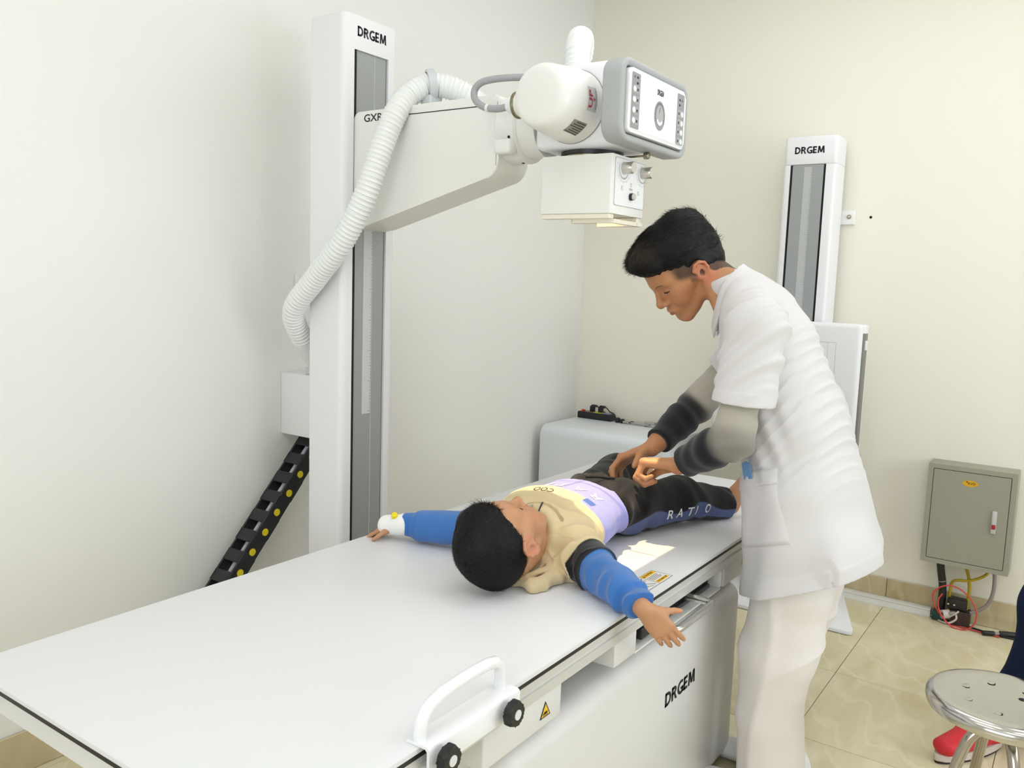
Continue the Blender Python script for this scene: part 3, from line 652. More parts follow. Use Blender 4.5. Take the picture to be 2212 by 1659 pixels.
# ================================================================ wall box, wall plate and cable chain
jb = thing('junction_box', 'small white box on left wall behind the tube column', 'wall box', (1.40, 1.49, 0.84))
bx('box_body', 1.345, 1.47, 1.405, YW-0.0005, 0.842, 1.06, M_white_metal, jb, 0.003)
bx('box_lid', 1.345, 1.47, 1.400, 1.405, 0.842, 1.06, M_white_metal, jb, 0.002)
bx('hose_bracket', 1.36, 1.40, 1.40, 1.46, 1.06, 1.085, M_clamp, jb, 0.003)
wp = bx('wall_plate', 1.405, 1.56, YW-0.008, YW-0.0005, 1.18, 1.40, M_wall, None, 0.002)
tag(wp, 'thin pale plate on left wall beside the hose', 'wall plate')
ch = thing('cable_chain', 'black drag chain with yellow pins sloping down behind table', 'cable chain', (1.0, 1.47, 0.0))
M_link = mat('chain_black', (34, 38, 40), rough=0.5); M_linkd = mat('chain_dark', (24, 27, 29), rough=0.5); M_pin = mat('yellow_pin', (226, 206, 30), rough=0.5)
pitch = 0.0765; ca, cbz = Vector((1.445, 0, 0.842)), Vector((-0.6725, 0, -0.740)).normalized()
cdir = Vector((-0.665, 0, -0.747)).normalized(); cn = Vector((-cdir.z*-1, 0, 0))
cn = Vector((cdir.z, 0, -cdir.x)).normalized()   # toward -x, +z
if cn.x > 0: cn = -cn
y0c, y1c = 1.448, 1.530
link_me = {}
def chain_piece(nm, bm, m, par, loc):
    key = nm
    if key not in link_me:
        o = obj(nm, bm, m, None); link_me[key] = o.data
    else:
        bm.free(); o = bpy.data.objects.new(nm, link_me[key]); COL.objects.link(o)
    o.parent = par; o.location = loc
    if par is ch: o.matrix_parent_inverse = parent_inv(par)
    return o
def lm(u, w): return cdir*u + cn*w       # along, across
def plate_bm(y0, y1):
    pts = []
    for a in range(-90, 91, 18): pts.append((pitch*0.60-0.004+0.022*math.cos(math.radians(a)), 0.030*math.sin(math.radians(a))))
    pts += [(-pitch*0.42, 0.030), (-pitch*0.50, 0.021), (-pitch*0.50, -0.021), (-pitch*0.42, -0.030)]
    M = Matrix((cdir, cn, Vector((0, 1, 0)))).transposed().to_4x4(); M.translation = (0, y0, 0)
    return prism(B(), pts, y1-y0, M, 0.002, 1)
for k in range(-1, 11):
    c = ca + cdir*(pitch*(k+0.9))
    yo = 0.0022*(k % 2)
    lk = chain_piece('chain_link' if k % 2 == 0 else 'chain_link', plate_bm(y0c, y0c+0.007), M_linkd, ch, c+Vector((0, yo, 0)))
    chain_piece('far_plate', plate_bm(y1c-0.007, y1c), M_linkd, lk, (0, -2*yo, 0))
    Mx = Matrix((cdir, cn, Vector((0, 1, 0)))).transposed().to_4x4()
    def bar(w0, w1, u0, u1):
        bm = box(B(), u0, u1, w0, w1, y0c+0.001, y1c-0.001, 0.002, 1); bmesh.ops.transform(bm, matrix=Mx, verts=bm.verts[:]); return bm
    chain_piece('cross_bar', bar(0.022, 0.030, -0.036, 0.006), M_link, lk, (0, 0, 0))
    chain_piece('lower_bar', bar(-0.030, -0.022, -0.036, 0.006), M_linkd, lk, (0, 0, 0))
    chain_piece('pin', cyl(B(), Vector((0, y0c-0.0015, 0))+cdir*(pitch*0.36), Vector((0, y0c+0.002, 0))+cdir*(pitch*0.36), 0.0125, 20), M_pin, lk, (0, 0, 0))
cabs = [ca + Vector((0, (y0c+y1c)/2+0.01, 0)) + cdir*(0.0765*k*0.9) - cn*0.004 for k in range(0, 12)]
tube('chain_cable', cabs, 0.008, mat('pale_cable', (206, 204, 208), rough=0.5), ch, n=8)
cabs = [c + Vector((0, -0.028, 0)) for c in cabs]
tube('chain_cable', cabs, 0.007, mat('brass_cable', (120, 100, 40), rough=0.5), ch, n=8)
# ================================================================ upright wall stand on the back wall
ws = thing('wall_detector_stand', 'white upright detector stand with grey slot on back wall', 'detector stand', (3.3, 0.333, 0))
fx, bxk = 3.24, 3.385; yl, yr = 0.447, 0.2195; s0, s1 = 0.263, 0.4175; zt2, zs2 = 2.079, 1.957
def colshape(full):
    o = arc(fx+0.015, yr+0.015, 0.015, 270, 180, 4) 
    if not full: o += [(fx, s0), (fx+0.012, s0), (fx+0.012, s1), (fx, s1)]
    o += arc(fx+0.015, yl-0.015, 0.015, 180, 90, 4) + [(bxk, yl), (bxk, yr)]
    return o
bm = prism(B(), colshape(False), zs2-0.02, Matrix.Translation((0, 0, 0.02)))
b2 = prism(B(), colshape(True), zt2-zs2, Matrix.Translation((0, 0, zs2)), 0.006, 2)
me = bpy.data.meshes.new('t'); b2.to_mesh(me); b2.free(); bm.from_mesh(me)
wc = obj('column', bm, M_mach, ws, 30)
bx('slot_panel', fx+0.004, fx+0.011, s0+0.010, s1-0.010, 0.02, zs2-0.001, M_slot, wc)
bx('slot_groove', fx+0.007, fx+0.0118, s0, s0+0.010, 0.02, zs2-0.001, M_dark, wc); bx('slot_groove', fx+0.007, fx+0.0118, s1-0.010, s1, 0.02, zs2-0.001, M_dark, wc)
bx('ruler', fx+0.0032, fx+0.0042, 0.322, 0.356, 0.5, zs2-0.01, mat('pale_ruler', (186, 188, 188), rough=0.5), wc)
bm = B()
for k in range(70):
    z = 1.25+k*0.01; w = 0.012 if k % 10 == 0 else 0.006
    box(bm, fx+0.0026, fx+0.0033, 0.322, 0.322+w, z, z+0.0012)
tag(obj('ruler_ticks', bm, mat('ruler_tick_grey', (140, 140, 140), rough=0.6), wc), kind='stuff')
logo('lettering', (fx-0.0003, 0.402, 2.004), (0, -1, 0), (0, 0, 1), 0.129, 0.030, M_ink, wc)
br = bx('wall_bracket', XW-0.014, XW-0.0005, 0.165, 0.40, 1.706, 1.77, M_wall, ws, 0.004)
bx('wall_spacer', bxk-0.002, XW-0.010, 0.24, 0.42, 1.706, 1.76, M_mach, ws)
bo = obj('bracket_bolt', cyl(B(), (XW-0.014, 0.190, 1.741), (XW-0.020, 0.190, 1.741), 0.0095, 20, bev=0.002), M_brass, ws)
obj('bolt_centre', cyl(B(), (XW-0.020, 0.190, 1.741), (XW-0.023, 0.190, 1.741), 0.004, 12), M_seam, bo)
# detector panel
bm = B(); box(bm, 3.075, 3.115, 0.022, 0.645, 0.66, 1.275, 0.022, 5)
dp = obj('detector_panel', bm, M_mach, ws, 40)
bx('panel_side', 3.105, 3.165, 0.016, 0.65, 0.67, 1.235, mat('panel_side_grey', (128, 124, 120), rough=0.4, metal=0.3), dp, 0.004)
bx('panel_back', 3.12, 3.2, 0.020, 0.646, 0.665, 1.27, M_mach, dp, 0.01)
bx('side_latch', 3.118, 3.150, 0.0125, 0.02, 1.165, 1.205, M_mach, dp, 0.001)
bx('carriage', 3.19, 3.245, 0.27, 0.41, 0.85, 1.15, M_mach, ws, 0.006)
for (a, b, z0, z1) in ((0.121, 0.545, 0.745, 1.192), (0.154, 0.512, 0.78, 1.192)):
    obj('field_outline', ring_prism(B(), rrect(b-a, z1-z0, 0.006, 3), rrect(b-a-0.002, z1-z0-0.002, 0.005, 3), 0.0006, frame_mat((3.0756, (a+b)/2, (z0+z1)/2), (0, -1, 0), (0, 0, 1))), M_ink2, dp)
pts = [(2.925, -0.052), (2.935, -0.066), (2.96, -0.064), (3.375, 0.075), (3.375, 0.591), (2.96, 0.730), (2.935, 0.732), (2.925, 0.718)]
fpl = obj('foot_plate', prism(B(), pts, 0.017, Matrix.Translation((0, 0, 0.002)), 0.003, 2), M_mach, ws)
bx('foot_pad', 2.94, 3.36, 0.1, 0.56, 0.0, 0.003, M_dark, fpl)

# ================================================================ white generator cabinet in the corner
gx0, gx1, gy0, gy1, gz = 2.975, 3.375, 0.828, 1.518, 0.68
M_gen = mat('generator_enamel', (228, 232, 236), rough=0.34, spec=0.5)
gc = thing('generator_cabinet', 'low white steel cabinet in the corner with rounded top edge', 'cabinet', (3.17, 1.17, 0))
prof = [(gx0, 0.03), (gx0, gz-0.05)] + [(gx0+0.05-0.05*math.cos(math.radians(a)), gz-0.05+0.05*math.sin(math.radians(a))) for a in (15, 30, 45, 60, 75, 90)] + [(gx1, gz), (gx1, 0.03)]
obj('cabinet_body', prism(B(), prof, gy1-gy0, frame_mat((0, gy1, 0), (1, 0, 0), (0, 0, 1)), 0.004, 2), M_gen, gc, 30)
bx('cabinet_plinth', gx0+0.03, gx1-0.01, gy0+0.02, gy1-0.02, 0, 0.03, M_black, gc)
bx('side_panel', gx0+0.06, gx1-0.03, gy0-0.002, gy0+0.001, 0.08, gz-0.08, M_gen, gc, 0.001)
# power strip on the cabinet
ps_x, ps_y0, ps_y1 = 3.345, 1.505, 1.295
pst = thing('power_strip', 'black power strip with coloured sockets on the white cabinet', 'power strip', (3.345, 1.4, gz))
bx('strip_body', 3.320, 3.372, 1.298, 1.503, gz+0.0005, gz+0.036, M_black, pst, 0.005)
zt3 = gz+0.036
for (a, b, m) in ((1.31, 1.358, mat('blue_grey_socket', (128, 144, 168), rough=0.5)), (1.362, 1.41, mat('yellow_socket', (212, 206, 62), rough=0.5)), (1.414, 1.465, mat('dull_red_socket', (132, 98, 94), rough=0.5))):
    bx('socket_plate', 3.328, 3.365, a, b, zt3-0.001, zt3+0.0025, m, pst, 0.001)
obj('rocker_switch', box(B(), 3.335, 3.350, 1.474, 1.486, zt3-0.001, zt3+0.010, 0.002, 2), mat('red_switch', (224, 50, 48), rough=0.4), pst)
obj('socket_pin', cyl(B(), (3.343, 1.467, zt3), (3.343, 1.467, zt3+0.006), 0.004, 10), M_black, pst)
for k, (y, lab_) in enumerate(((1.425, 'black power plug with cord nearer the red switch of power strip'), (1.375, 'black power plug with cord in middle of power strip'))):
    pg = thing('power_plug', lab_, 'plug', (3.347, y, zt3+0.0025), 'plugs in the power strip')
    bx('plug_body', 3.336, 3.358, y-0.013, y+0.012, zt3+0.0027, zt3+0.034, M_black, pg, 0.004)
    bx('plug_neck', 3.338, 3.356, y-0.028, y+0.006, zt3+0.028, zt3+0.041, M_black, pg, 0.005)
    tube('plug_cord', [(3.347, y-0.026, zt3+0.034), (3.349, y-0.038, zt3+0.028), (3.353, y-0.052, zt3+0.012), (3.366, y-0.062, zt3+0.004), (3.377, y-0.068, zt3-0.005), (3.384, y-0.073, zt3-0.03), (3.390, y-0.075, zt3-0.12)], 0.0032, M_black, pg, n=8)
# loose metal fitting beside it
fit = thing('metal_fitting', 'flat grey metal fitting with black end lying on white cabinet', 'fitting', (3.33, 1.15, gz))
M_alu = mat('dull_aluminium', (178, 178, 176), rough=0.35, metal=0.6)
bx('flat_bar', 3.315, 3.350, 1.075, 1.225, gz+0.006, gz+0.014, M_alu, fit, 0.001)
bx('end_bracket', 3.318, 3.350, 1.045, 1.10, gz+0.014, gz+0.024, M_alu, fit, 0.001)
bx('bar_foot', 3.32, 3.345, 1.10, 1.20, gz+0.0005, gz+0.006, M_alu, fit)
bx('square_button', 3.3142, 3.315, 1.175, 1.189, gz+0.0075, gz+0.0125, M_ink, fit) 
bx('square_button', 3.324, 3.336, 1.17, 1.186, gz+0.014, gz+0.0165, M_ink, fit, 0.001)
for (y, r) in ((1.262, 0.013), (1.235, 0.011)):
    obj('black_roller', cyl(B(), (3.318, y, gz+r+0.0005), (3.345, y, gz+r+0.0005), r, 16, bev=0.003), M_black, fit)
bx('black_end', 3.322, 3.343, 1.225, 1.262, gz+0.004, gz+0.012, M_black, fit, 0.002)
bc = thing('black_clip', 'small black clip with wire ring at edge of white cabinet', 'clip', (3.33, 1.025, gz))
obj('clip_body', cyl(B(), (3.318, 1.022, gz+0.0145), (3.348, 1.022, gz+0.0145), 0.014, 16, bev=0.004), M_black, bc)
bx('clip_jaw', 3.322, 3.344, 0.985, 1.02, gz+0.002, gz+0.010, M_black, bc, 0.002)
tube('wire_ring', [(3.333, 1.0+0.014*math.cos(a), gz+0.024+0.013*math.sin(a)) for a in [2*PI*k/16 for k in range(17)]], 0.0016, M_alu, bc, n=6, res=2)

# ================================================================ grey distribution box and the wiring beneath
M_gbox = mat('grey_green_enamel', (158, 157, 140), rough=0.5, bump=0.02, bscale=400)
db = thing('distribution_box', 'grey metal electrical box with hinged door on back wall', 'electrical box', (3.36, -0.407, 0.268))
dx0, dy0, dy1, dz0, dz1 = 3.302, -0.242, -0.572, 0.268, 0.697
bx('box_body', dx0+0.002, XW-0.0005, dy1, dy0, dz0, dz1, M_gbox, db, 0.003)
obj('door_frame', ring_prism(B(), rrect(0.330, 0.429, 0.002, 1), rrect(0.290, 0.390, 0.002, 1), 0.003, frame_mat((dx0+0.002, (dy0+dy1)/2, (dz0+dz1)/2), (0, -1, 0), (0, 0, 1))), M_gbox, db)
bx('door_gap', dx0+0.0005, dx0+0.0025, (dy0+dy1)/2-0.146, (dy0+dy1)/2+0.146, (dz0+dz1)/2-0.196, (dz0+dz1)/2+0.196, M_dark, db)
dr = bx('door', dx0-0.001, dx0+0.002, (dy0+dy1)/2-0.1425, (dy0+dy1)/2+0.1425, (dz0+dz1)/2-0.1925, (dz0+dz1)/2+0.1925, M_gbox, db)
ov = [(0.0285*math.cos(2*PI*k/32), 0.0135*math.sin(2*PI*k/32)) for k in range(32)]
obj('badge', prism(B(), ov, 0.0008, frame_mat((dx0-0.001, -0.404, 0.631), (0, -1, 0), (0, 0, 1))), mat('amber_badge', (228, 172, 20), rough=0.5), dr)
text_obj('lettering', 'KVD', (dx0-0.001, -0.396, 0.6265), (0, -1, 0), (0, 0, 1), 0.027, 0.010, M_ink, dr, bold=0.012, depth=0.0011)
obj('badge_mark', prism(B(), [(0, 0), (0.006, -0.001), (0.006, 0.004), (0.001, 0.005)], 0.0011, frame_mat((dx0-0.001, -0.388, 0.635), (0, -1, 0), (0, 0, 1))), M_ink, dr)
bx('latch', dx0-0.010, dx0-0.001, -0.512, -0.494, 0.438, 0.532, mat('latch_silver', (206, 206, 202), rough=0.35, metal=0.3), dr, 0.002)
bx('latch_button', dx0-0.0115, dx0-0.009, -0.5105, -0.4955, 0.457, 0.476, mat('latch_red', (170, 36, 44), rough=0.4), dr, 0.001)
# trunking on the floor
rw = thing('cable_trunking', 'white plastic cable trunking along floor by the back wall', 'trunking', (3.39, 0.2, 0))
bx('trunk_body', XW-0.052, XW-0.0125, -0.292, 1.5, 0.0005, 0.028, M_white_metal, rw); bx('trunk_lid', XW-0.054, XW-0.0122, -0.292, 1.5, 0.028, 0.036, mat('lid_white', (222, 220, 210), rough=0.5, var=0.03), rw, 0.002)
def wire(name, pts, r, m, label, cat='cable', n=8, group=None): return tag(tube(name, pts, r, m, None, n=n, res=8), label, cat, group)
M_red_w = mat('red_wire', (206, 72, 66), rough=0.45); M_grey_w = mat('grey_wire', (150, 140, 136), rough=0.5); M_white_w = mat('whitish_wire', (206, 196, 188), rough=0.5); M_yg = mat('yellow_green_wire', (176, 152, 18), rough=0.5)
wire('power_cable', [(3.372, -0.312, 0.270), (3.374, -0.318, 0.22), (3.376, -0.330, 0.15), (3.378, -0.332, 0.08), (3.380, -0.330, 0.014)], 0.0155, M_black, 'thick black taped cable dropping from grey box', n=14)
obj('tape_band', cyl(B(), (3.3755, -0.3265, 0.176), (3.3758, -0.3275, 0.172), 0.0162, 14), M_grey_w, bpy.data.objects['power_cable'])
wire('earth_wire', [(3.372, -0.405, 0.270), (3.375, -0.425, 0.215), (3.38, -0.432, 0.16), (3.382, -0.43, 0.10), (3.382, -0.425, 0.03), (3.37, -0.41, 0.008)], 0.0062, M_yg, 'dull yellow earth wire hanging straight from grey box')
wire('earth_wire', [(3.368, -0.500, 0.270), (3.36, -0.490, 0.242), (3.355, -0.46, 0.218), (3.352, -0.425, 0.203), (3.352, -0.392, 0.197), (3.358, -0.372, 0.188), (3.37, -0.363, 0.165), (3.378, -0.36, 0.10), (3.375, -0.365, 0.02)], 0.0058, M_yg, 'yellow wire curving left from right side of grey box')
wire('grey_cable', [(3.372, -0.516, 0.270), (3.374, -0.522, 0.22), (3.376, -0.520, 0.16), (3.376, -0.505, 0.11), (3.374, -0.475, 0.078), (3.366, -0.44, 0.058), (3.355, -0.415, 0.05), (3.34, -0.39, 0.055), (3.33, -0.37, 0.05)], 0.0075, M_grey_w, 'grey cable curving from right end of grey box to floor')
loop = [Vector((3.325, -0.388, 0.085)) + Vector((0.0, -0.070*math.cos(a)-0.014*math.sin(a), 0.078*math.sin(a)+0.012*math.cos(a))) for a in [2*PI*k/22 for k in range(23)]]
loop = [p + Vector((0.02*math.sin(i*0.5), 0, 0)) for i, p in enumerate(loop)]
rw_pts = [(3.31, -0.56, 0.006), (3.315, -0.52, 0.005), (3.32, -0.47, 0.005), (3.325, -0.42, 0.006), (3.33, -0.372, 0.02), (3.33, -0.33, 0.075), (3.333, -0.318, 0.12), (3.336, -0.345, 0.155), (3.337, -0.385, 0.16), (3.334, -0.425, 0.135), (3.33, -0.450, 0.09), (3.325, -0.446, 0.045), (3.322, -0.42, 0.016), (3.322, -0.38, 0.022), (3.326, -0.345, 0.06), (3.33, -0.335, 0.10), (3.335, -0.345, 0.128)]
rw_pts = [(x+0.0-0.02*(i > 4), -0.39+(y+0.385)*(1.28 if i > 3 else 1.0), max(0.005, 0.09+(z-0.09)*1.22)) for i, (x, y, z) in enumerate(rw_pts)]
wire('red_wire', rw_pts, 0.0032, M_red_w, 'thin red wire looped over the floor below grey box')
wire('white_wire', [(3.40, -0.285, 0.012), (3.385, -0.31, 0.016), (3.35, -0.34, 0.022), (3.335, -0.37, 0.035), (3.335, -0.395, 0.056), (3.34, -0.405, 0.066)], 0.0042, M_white_w, 'upper whitish wire coming out of floor trunking')
wire('white_wire', [(3.395, -0.285, 0.007), (3.37, -0.31, 0.006), (3.335, -0.345, 0.006), (3.325, -0.375, 0.012), (3.33, -0.398, 0.032), (3.34, -0.395, 0.05)], 0.0042, M_white_w, 'lower whitish wire curling from end of floor trunking')
wire('black_wire', [(3.405, -0.285, 0.007), (3.385, -0.32, 0.006), (3.36, -0.35, 0.006), (3.355, -0.40, 0.007), (3.345, -0.46, 0.006), (3.33, -0.52, 0.005), (3.325, -0.58, 0.005), (3.33, -0.66, 0.005)], 0.0042, M_black, 'thin black wire running right from trunking along floor')
ck = thing('cable_connector', 'black inline cable connector lying on floor near grey box', 'connector', (3.30, -0.53, 0))
obj('connector_body', cyl(B(), (3.298, -0.502, 0.0115), (3.318, -0.545, 0.0125), 0.010, 12, bev=0.002), M_black, ck)
obj('connector_plug', cyl(B(), (3.326, -0.562, 0.0135), (3.352, -0.62, 0.0135), 0.0125, 12, bev=0.003), M_black, ck)
obj('connector_neck', cyl(B(), (3.318, -0.545, 0.0125), (3.326, -0.562, 0.0135), 0.007, 12), M_grey_w, ck)
# wound transformer core on the floor
tf = thing('transformer', 'small dark brown transformer among the wires on floor', 'transformer', (3.37, -0.40, 0))
M_lam = mat('lamination_brown', (78, 58, 48), rough=0.55); M_lam2 = mat('dark_coil', (34, 28, 26), rough=0.5)
for k in range(9): bx('lamination', 3.338, 3.398, -0.447, -0.372, 0.004+0.0068*k, 0.0085+0.0068*k, M_lam, tf)
bx('core', 3.342, 3.396, -0.444, -0.375, 0.0, 0.066, M_lam2, tf)
bx('coil', 3.348, 3.398, -0.432, -0.356, 0.064, 0.112, M_lam2, tf, 0.008)
for y in (-0.362, -0.385): obj('terminal', cyl(B(), (3.346, y, 0.088), (3.343, y, 0.088), 0.004, 10), M_chrome, tf)
obj('spool', lathe(B(), [(0.009, 0), (0.019, 0), (0.019, 0.03), (0.009, 0.03)], axis_mat((3.33, -0.343, 0.04), (0.6, -0.8, 0.1)), 24, cap=False), M_white_w, tf)
bx('green_block', 3.345, 3.40, -0.352, -0.300, 0.0035, 0.04, mat('dark_green_plastic', (28, 66, 58), rough=0.45), tf, 0.006)

# ================================================================ steel stool
sx, sy, sz = 1.575, -0.684, 0.48
M_steel = mat('polished_steel', (198, 196, 192), rough=0.16, metal=1.0, bump=0.006, bscale=14)
M_steel2 = mat('bent_steel_tube', (176, 168, 156), rough=0.2, metal=1.0)
so = thing('steel_stool', 'round polished steel stool with bent tube legs', 'stool', (sx, sy, 0))
obj('seat', lathe(B(), [(0, sz-0.006), (0.08, sz-0.005), (0.12, sz-0.001), (0.146, sz), (0.158, sz-0.004), (0.1645, sz-0.012), (0.1655, sz-0.022), (0.162, sz-0.034), (0.155, sz-0.036), (0.155, sz-0.02), (0, sz-0.016)], Matrix.Translation((sx, sy, 0)), 72, cap=False), M_steel, so, 40)
for k in range(7):
    a = 2*PI*k/7+2.2; r = 0.085
    p = Vector((sx+r*math.cos(a), sy+r*math.sin(a), sz-0.0035))
    obj('seat_dimple', lathe(B(), [(0, 0.0006), (0.007, 0.0006), (0.009, 0)], Matrix.Translation(p), 16, cap=False), M_steel, so)
obj('seat_hole', lathe(B(), [(0, 0.0008), (0.0085, 0.0008), (0.009, 0)], Matrix.Translation((sx+0.030, sy-0.035, sz-0.0058)), 18, cap=False), M_dark, so)
obj('hub', cyl(B(), (sx, sy, sz-0.018), (sx, sy, sz-0.085), 0.020, 20), M_steel2, so)
for k in range(4):
    a = math.radians(28+90*k); c, s = math.cos(a), math.sin(a)
    prof = [(0.004, 0.395), (0.025, 0.404), (0.048, 0.396), (0.070, 0.368), (0.088, 0.315), (0.108, 0.235), (0.130, 0.145), (0.163, 0.012)]
    lg = tube('leg', [(sx+r*c, sy+r*s, z) for r, z in prof], 0.0125, M_steel2, so, n=14)
    obj('leg_foot', cyl(B(), (sx+0.163*c, sy+0.163*s, 0.0), (sx+0.162*c, sy+0.162*s, 0.022), 0.0155, 14), M_black, lg)
tube('leg_ring', [(sx+0.124*math.cos(2*PI*k/24), sy+0.124*math.sin(2*PI*k/24), 0.165) for k in range(25)], 0.006, M_steel2, so, n=10, res=3)
# ================================================================ sculpting with distance fields
import openvdb as vdb
from mathutils.bvhtree import BVHTree
class Fr:
    """local frame: rows of R are local x (right), y (forward), z (up) in world space"""
    def __init__(s, o=(0, 0, 0), R=None, k=1.0):
        s.o = np.array(o, float); s.R = np.eye(3) if R is None else np.array(R, float); s.k = float(k)
    def w(s, p): return s.o + s.k*(np.asarray(p, float) @ s.R)
    def l(s, x, y, z):
        dx, dy, dz = x-s.o[0], y-s.o[1], z-s.o[2]; R = s.R/s.k
        return (R[0, 0]*dx+R[0, 1]*dy+R[0, 2]*dz, R[1, 0]*dx+R[1, 1]*dy+R[1, 2]*dz, R[2, 0]*dx+R[2, 1]*dy+R[2, 2]*dz)
    def lp(s, P): return ((P-s.o) @ s.R.T)/s.k
W0 = Fr()
def sph(fr, c, r):
    cw = fr.w(c); rw = r*fr.k
    return cw-rw, cw+rw, (lambda x, y, z: np.sqrt((x-cw[0])**2+(y-cw[1])**2+(z-cw[2])**2)-rw)
def ell(fr, c, r, rot=None):
    c = np.array(c, float); r = np.array(r, float); R = np.eye(3) if rot is None else rot
    f2 = Fr(fr.w(c), R @ fr.R, fr.k); m = r.max()*fr.k; cw = fr.w(c)
    def f(x, y, z):
        a, b, d = f2.l(x, y, z)
        k0 = np.sqrt((a/r[0])**2+(b/r[1])**2+(d/r[2])**2); k1 = np.sqrt((a/r[0]**2)**2+(b/r[1]**2)**2+(d/r[2]**2)**2)+1e-9
        return k0*(k0-1)/k1*fr.k
    return cw-m, cw+m, f
def cap(fr, a, b, ra, rb=None):
    rb = ra if rb is None else rb
    A, Bv = fr.w(a), fr.w(b); ra, rb = ra*fr.k, rb*fr.k; d = Bv-A; L2 = max(1e-12, d @ d)
    def f(x, y, z):
        px, py, pz = x-A[0], y-A[1], z-A[2]
        t = np.clip((px*d[0]+py*d[1]+pz*d[2])/L2, 0, 1)
        return np.sqrt((px-t*d[0])**2+(py-t*d[1])**2+(pz-t*d[2])**2)-(ra+(rb-ra)*t)
    m = max(ra, rb)
    return np.minimum(A, Bv)-m, np.maximum(A, Bv)+m, f
def ecap(fr, a, b, r0, r1, xdir):
    """capsule of elliptic section: r0=(rx, ry) at a, r1 at b; rx along xdir"""
    A, Bv = fr.w(a), fr.w(b); d = Bv-A; L = np.linalg.norm(d); e = d/L
    u = np.asarray(xdir, float) @ fr.R; u = u-e*(u @ e); u /= np.linalg.norm(u); v = np.cross(e, u)
    r0 = np.array(r0)*fr.k; r1 = np.array(r1)*fr.k
    def f(x, y, z):
        px, py, pz = x-A[0], y-A[1], z-A[2]
        s = px*e[0]+py*e[1]+pz*e[2]; t = np.clip(s/L, 0, 1); w_ = s-t*L
        a_ = px*u[0]+py*u[1]+pz*u[2]; b_ = px*v[0]+py*v[1]+pz*v[2]
        rx = r0[0]+(r1[0]-r0[0])*t; ry = r0[1]+(r1[1]-r0[1])*t; rm = np.minimum(rx, ry)
        return (np.sqrt((a_/rx)**2+(b_/ry)**2+(w_/rm)**2)-1)*rm
    m = max(r0.max(), r1.max())
    return np.minimum(A, Bv)-m, np.maximum(A, Bv)+m, f
def halfspace(p, n, lo, hi):
    p = np.array(p, float); n = np.array(n, float); n /= np.linalg.norm(n)
    return np.array(lo, float), np.array(hi, float), (lambda x, y, z: (x-p[0])*n[0]+(y-p[1])*n[1]+(z-p[2])*n[2])
class Field:
    def __init__(s, lo, hi, h):
        s.h = h; s.lo = np.array(lo, float); s.n = np.ceil((np.array(hi)-s.lo)/h).astype(int)+1
        s.a = np.full(s.n, 0.07, np.float32); s.ax = [(s.lo[i]+h*np.arange(s.n[i])).astype(np.float32) for i in range(3)]
    def sl(s, lo, hi):
        i0 = np.clip(np.floor((lo-s.lo)/s.h).astype(int), 0, s.n); i1 = np.clip(np.ceil((hi-s.lo)/s.h).astype(int)+1, 0, s.n)
        return i0, i1
    def block(s, lo, hi):
        i0, i1 = s.sl(np.array(lo, float), np.array(hi, float))
        if (i1 <= i0).any(): return None
        return (tuple(slice(a, b) for a, b in zip(i0, i1)), s.ax[0][i0[0]:i1[0]][:, None, None], s.ax[1][i0[1]:i1[1]][None, :, None], s.ax[2][i0[2]:i1[2]][None, None, :])
    def op(s, shape, k=0.01, mode='add', grow=0.0):
        lo, hi, f = shape; m = k+3*s.h+grow
        bl = s.block(lo-m, hi+m)
        if bl is None: return s
        sl_, x, y, z = bl; d = (f(x, y, z)-grow).astype(np.float32); A = s.a[sl_]
        if mode == 'add': s.a[sl_] = smin(A, d, k)
        elif mode == 'sub': s.a[sl_] = -smin(-A, d, k)
        else: s.a[sl_] = np.maximum(A, d)
        return s
    def disp(s, lo, hi, f, band=0.03):
        sl_, x, y, z = s.block(lo, hi); A = s.a[sl_]; idx = np.nonzero(np.abs(A) < band)
        if len(idx[0]) == 0: return s
        d = f(x[idx[0], 0, 0], y[0, idx[1], 0], z[0, 0, idx[2]]); A[idx] -= d.astype(np.float32)
        return s
    def sample(s, P):
        q = (np.asarray(P, float)-s.lo)/s.h; q = np.clip(q, 0, s.n-1.001); i = q.astype(int); f = q-i; out = 0
        for a in (0, 1):
            for b in (0, 1):
                for c in (0, 1):
                    w_ = (f[..., 0] if a else 1-f[..., 0])*(f[..., 1] if b else 1-f[..., 1])*(f[..., 2] if c else 1-f[..., 2])
                    out = out+w_*s.a[i[..., 0]+a, i[..., 1]+b, i[..., 2]+c]
        return out
    def snap(s, p, d, start=0.05, step=0.0005):
        """march from p - d*start... toward -d until the surface is met"""
        d = np.array(d, float); d /= np.linalg.norm(d); q = np.array(p, float)+d*start
        for _ in range(int(2*start/step)):
            if s.sample(q[None])[0] < 0: return q
            q = q-d*step
        return np.array(p, float)
    def mesh(s):
        g = vdb.FloatGrid(0.07); g.copyFromArray(np.ascontiguousarray(s.a))
        pts, quads = g.convertToQuads(0.0)
        return s.lo + np.asarray(pts, float)*s.h, np.asarray(quads, int)[:, ::-1]
def smin(a, b, k):
    if k <= 1e-6: return np.minimum(a, b)
    h = np.clip(0.5+0.5*(b-a)/k, 0, 1); return b*(1-h)+a*h-k*h*(1-h)
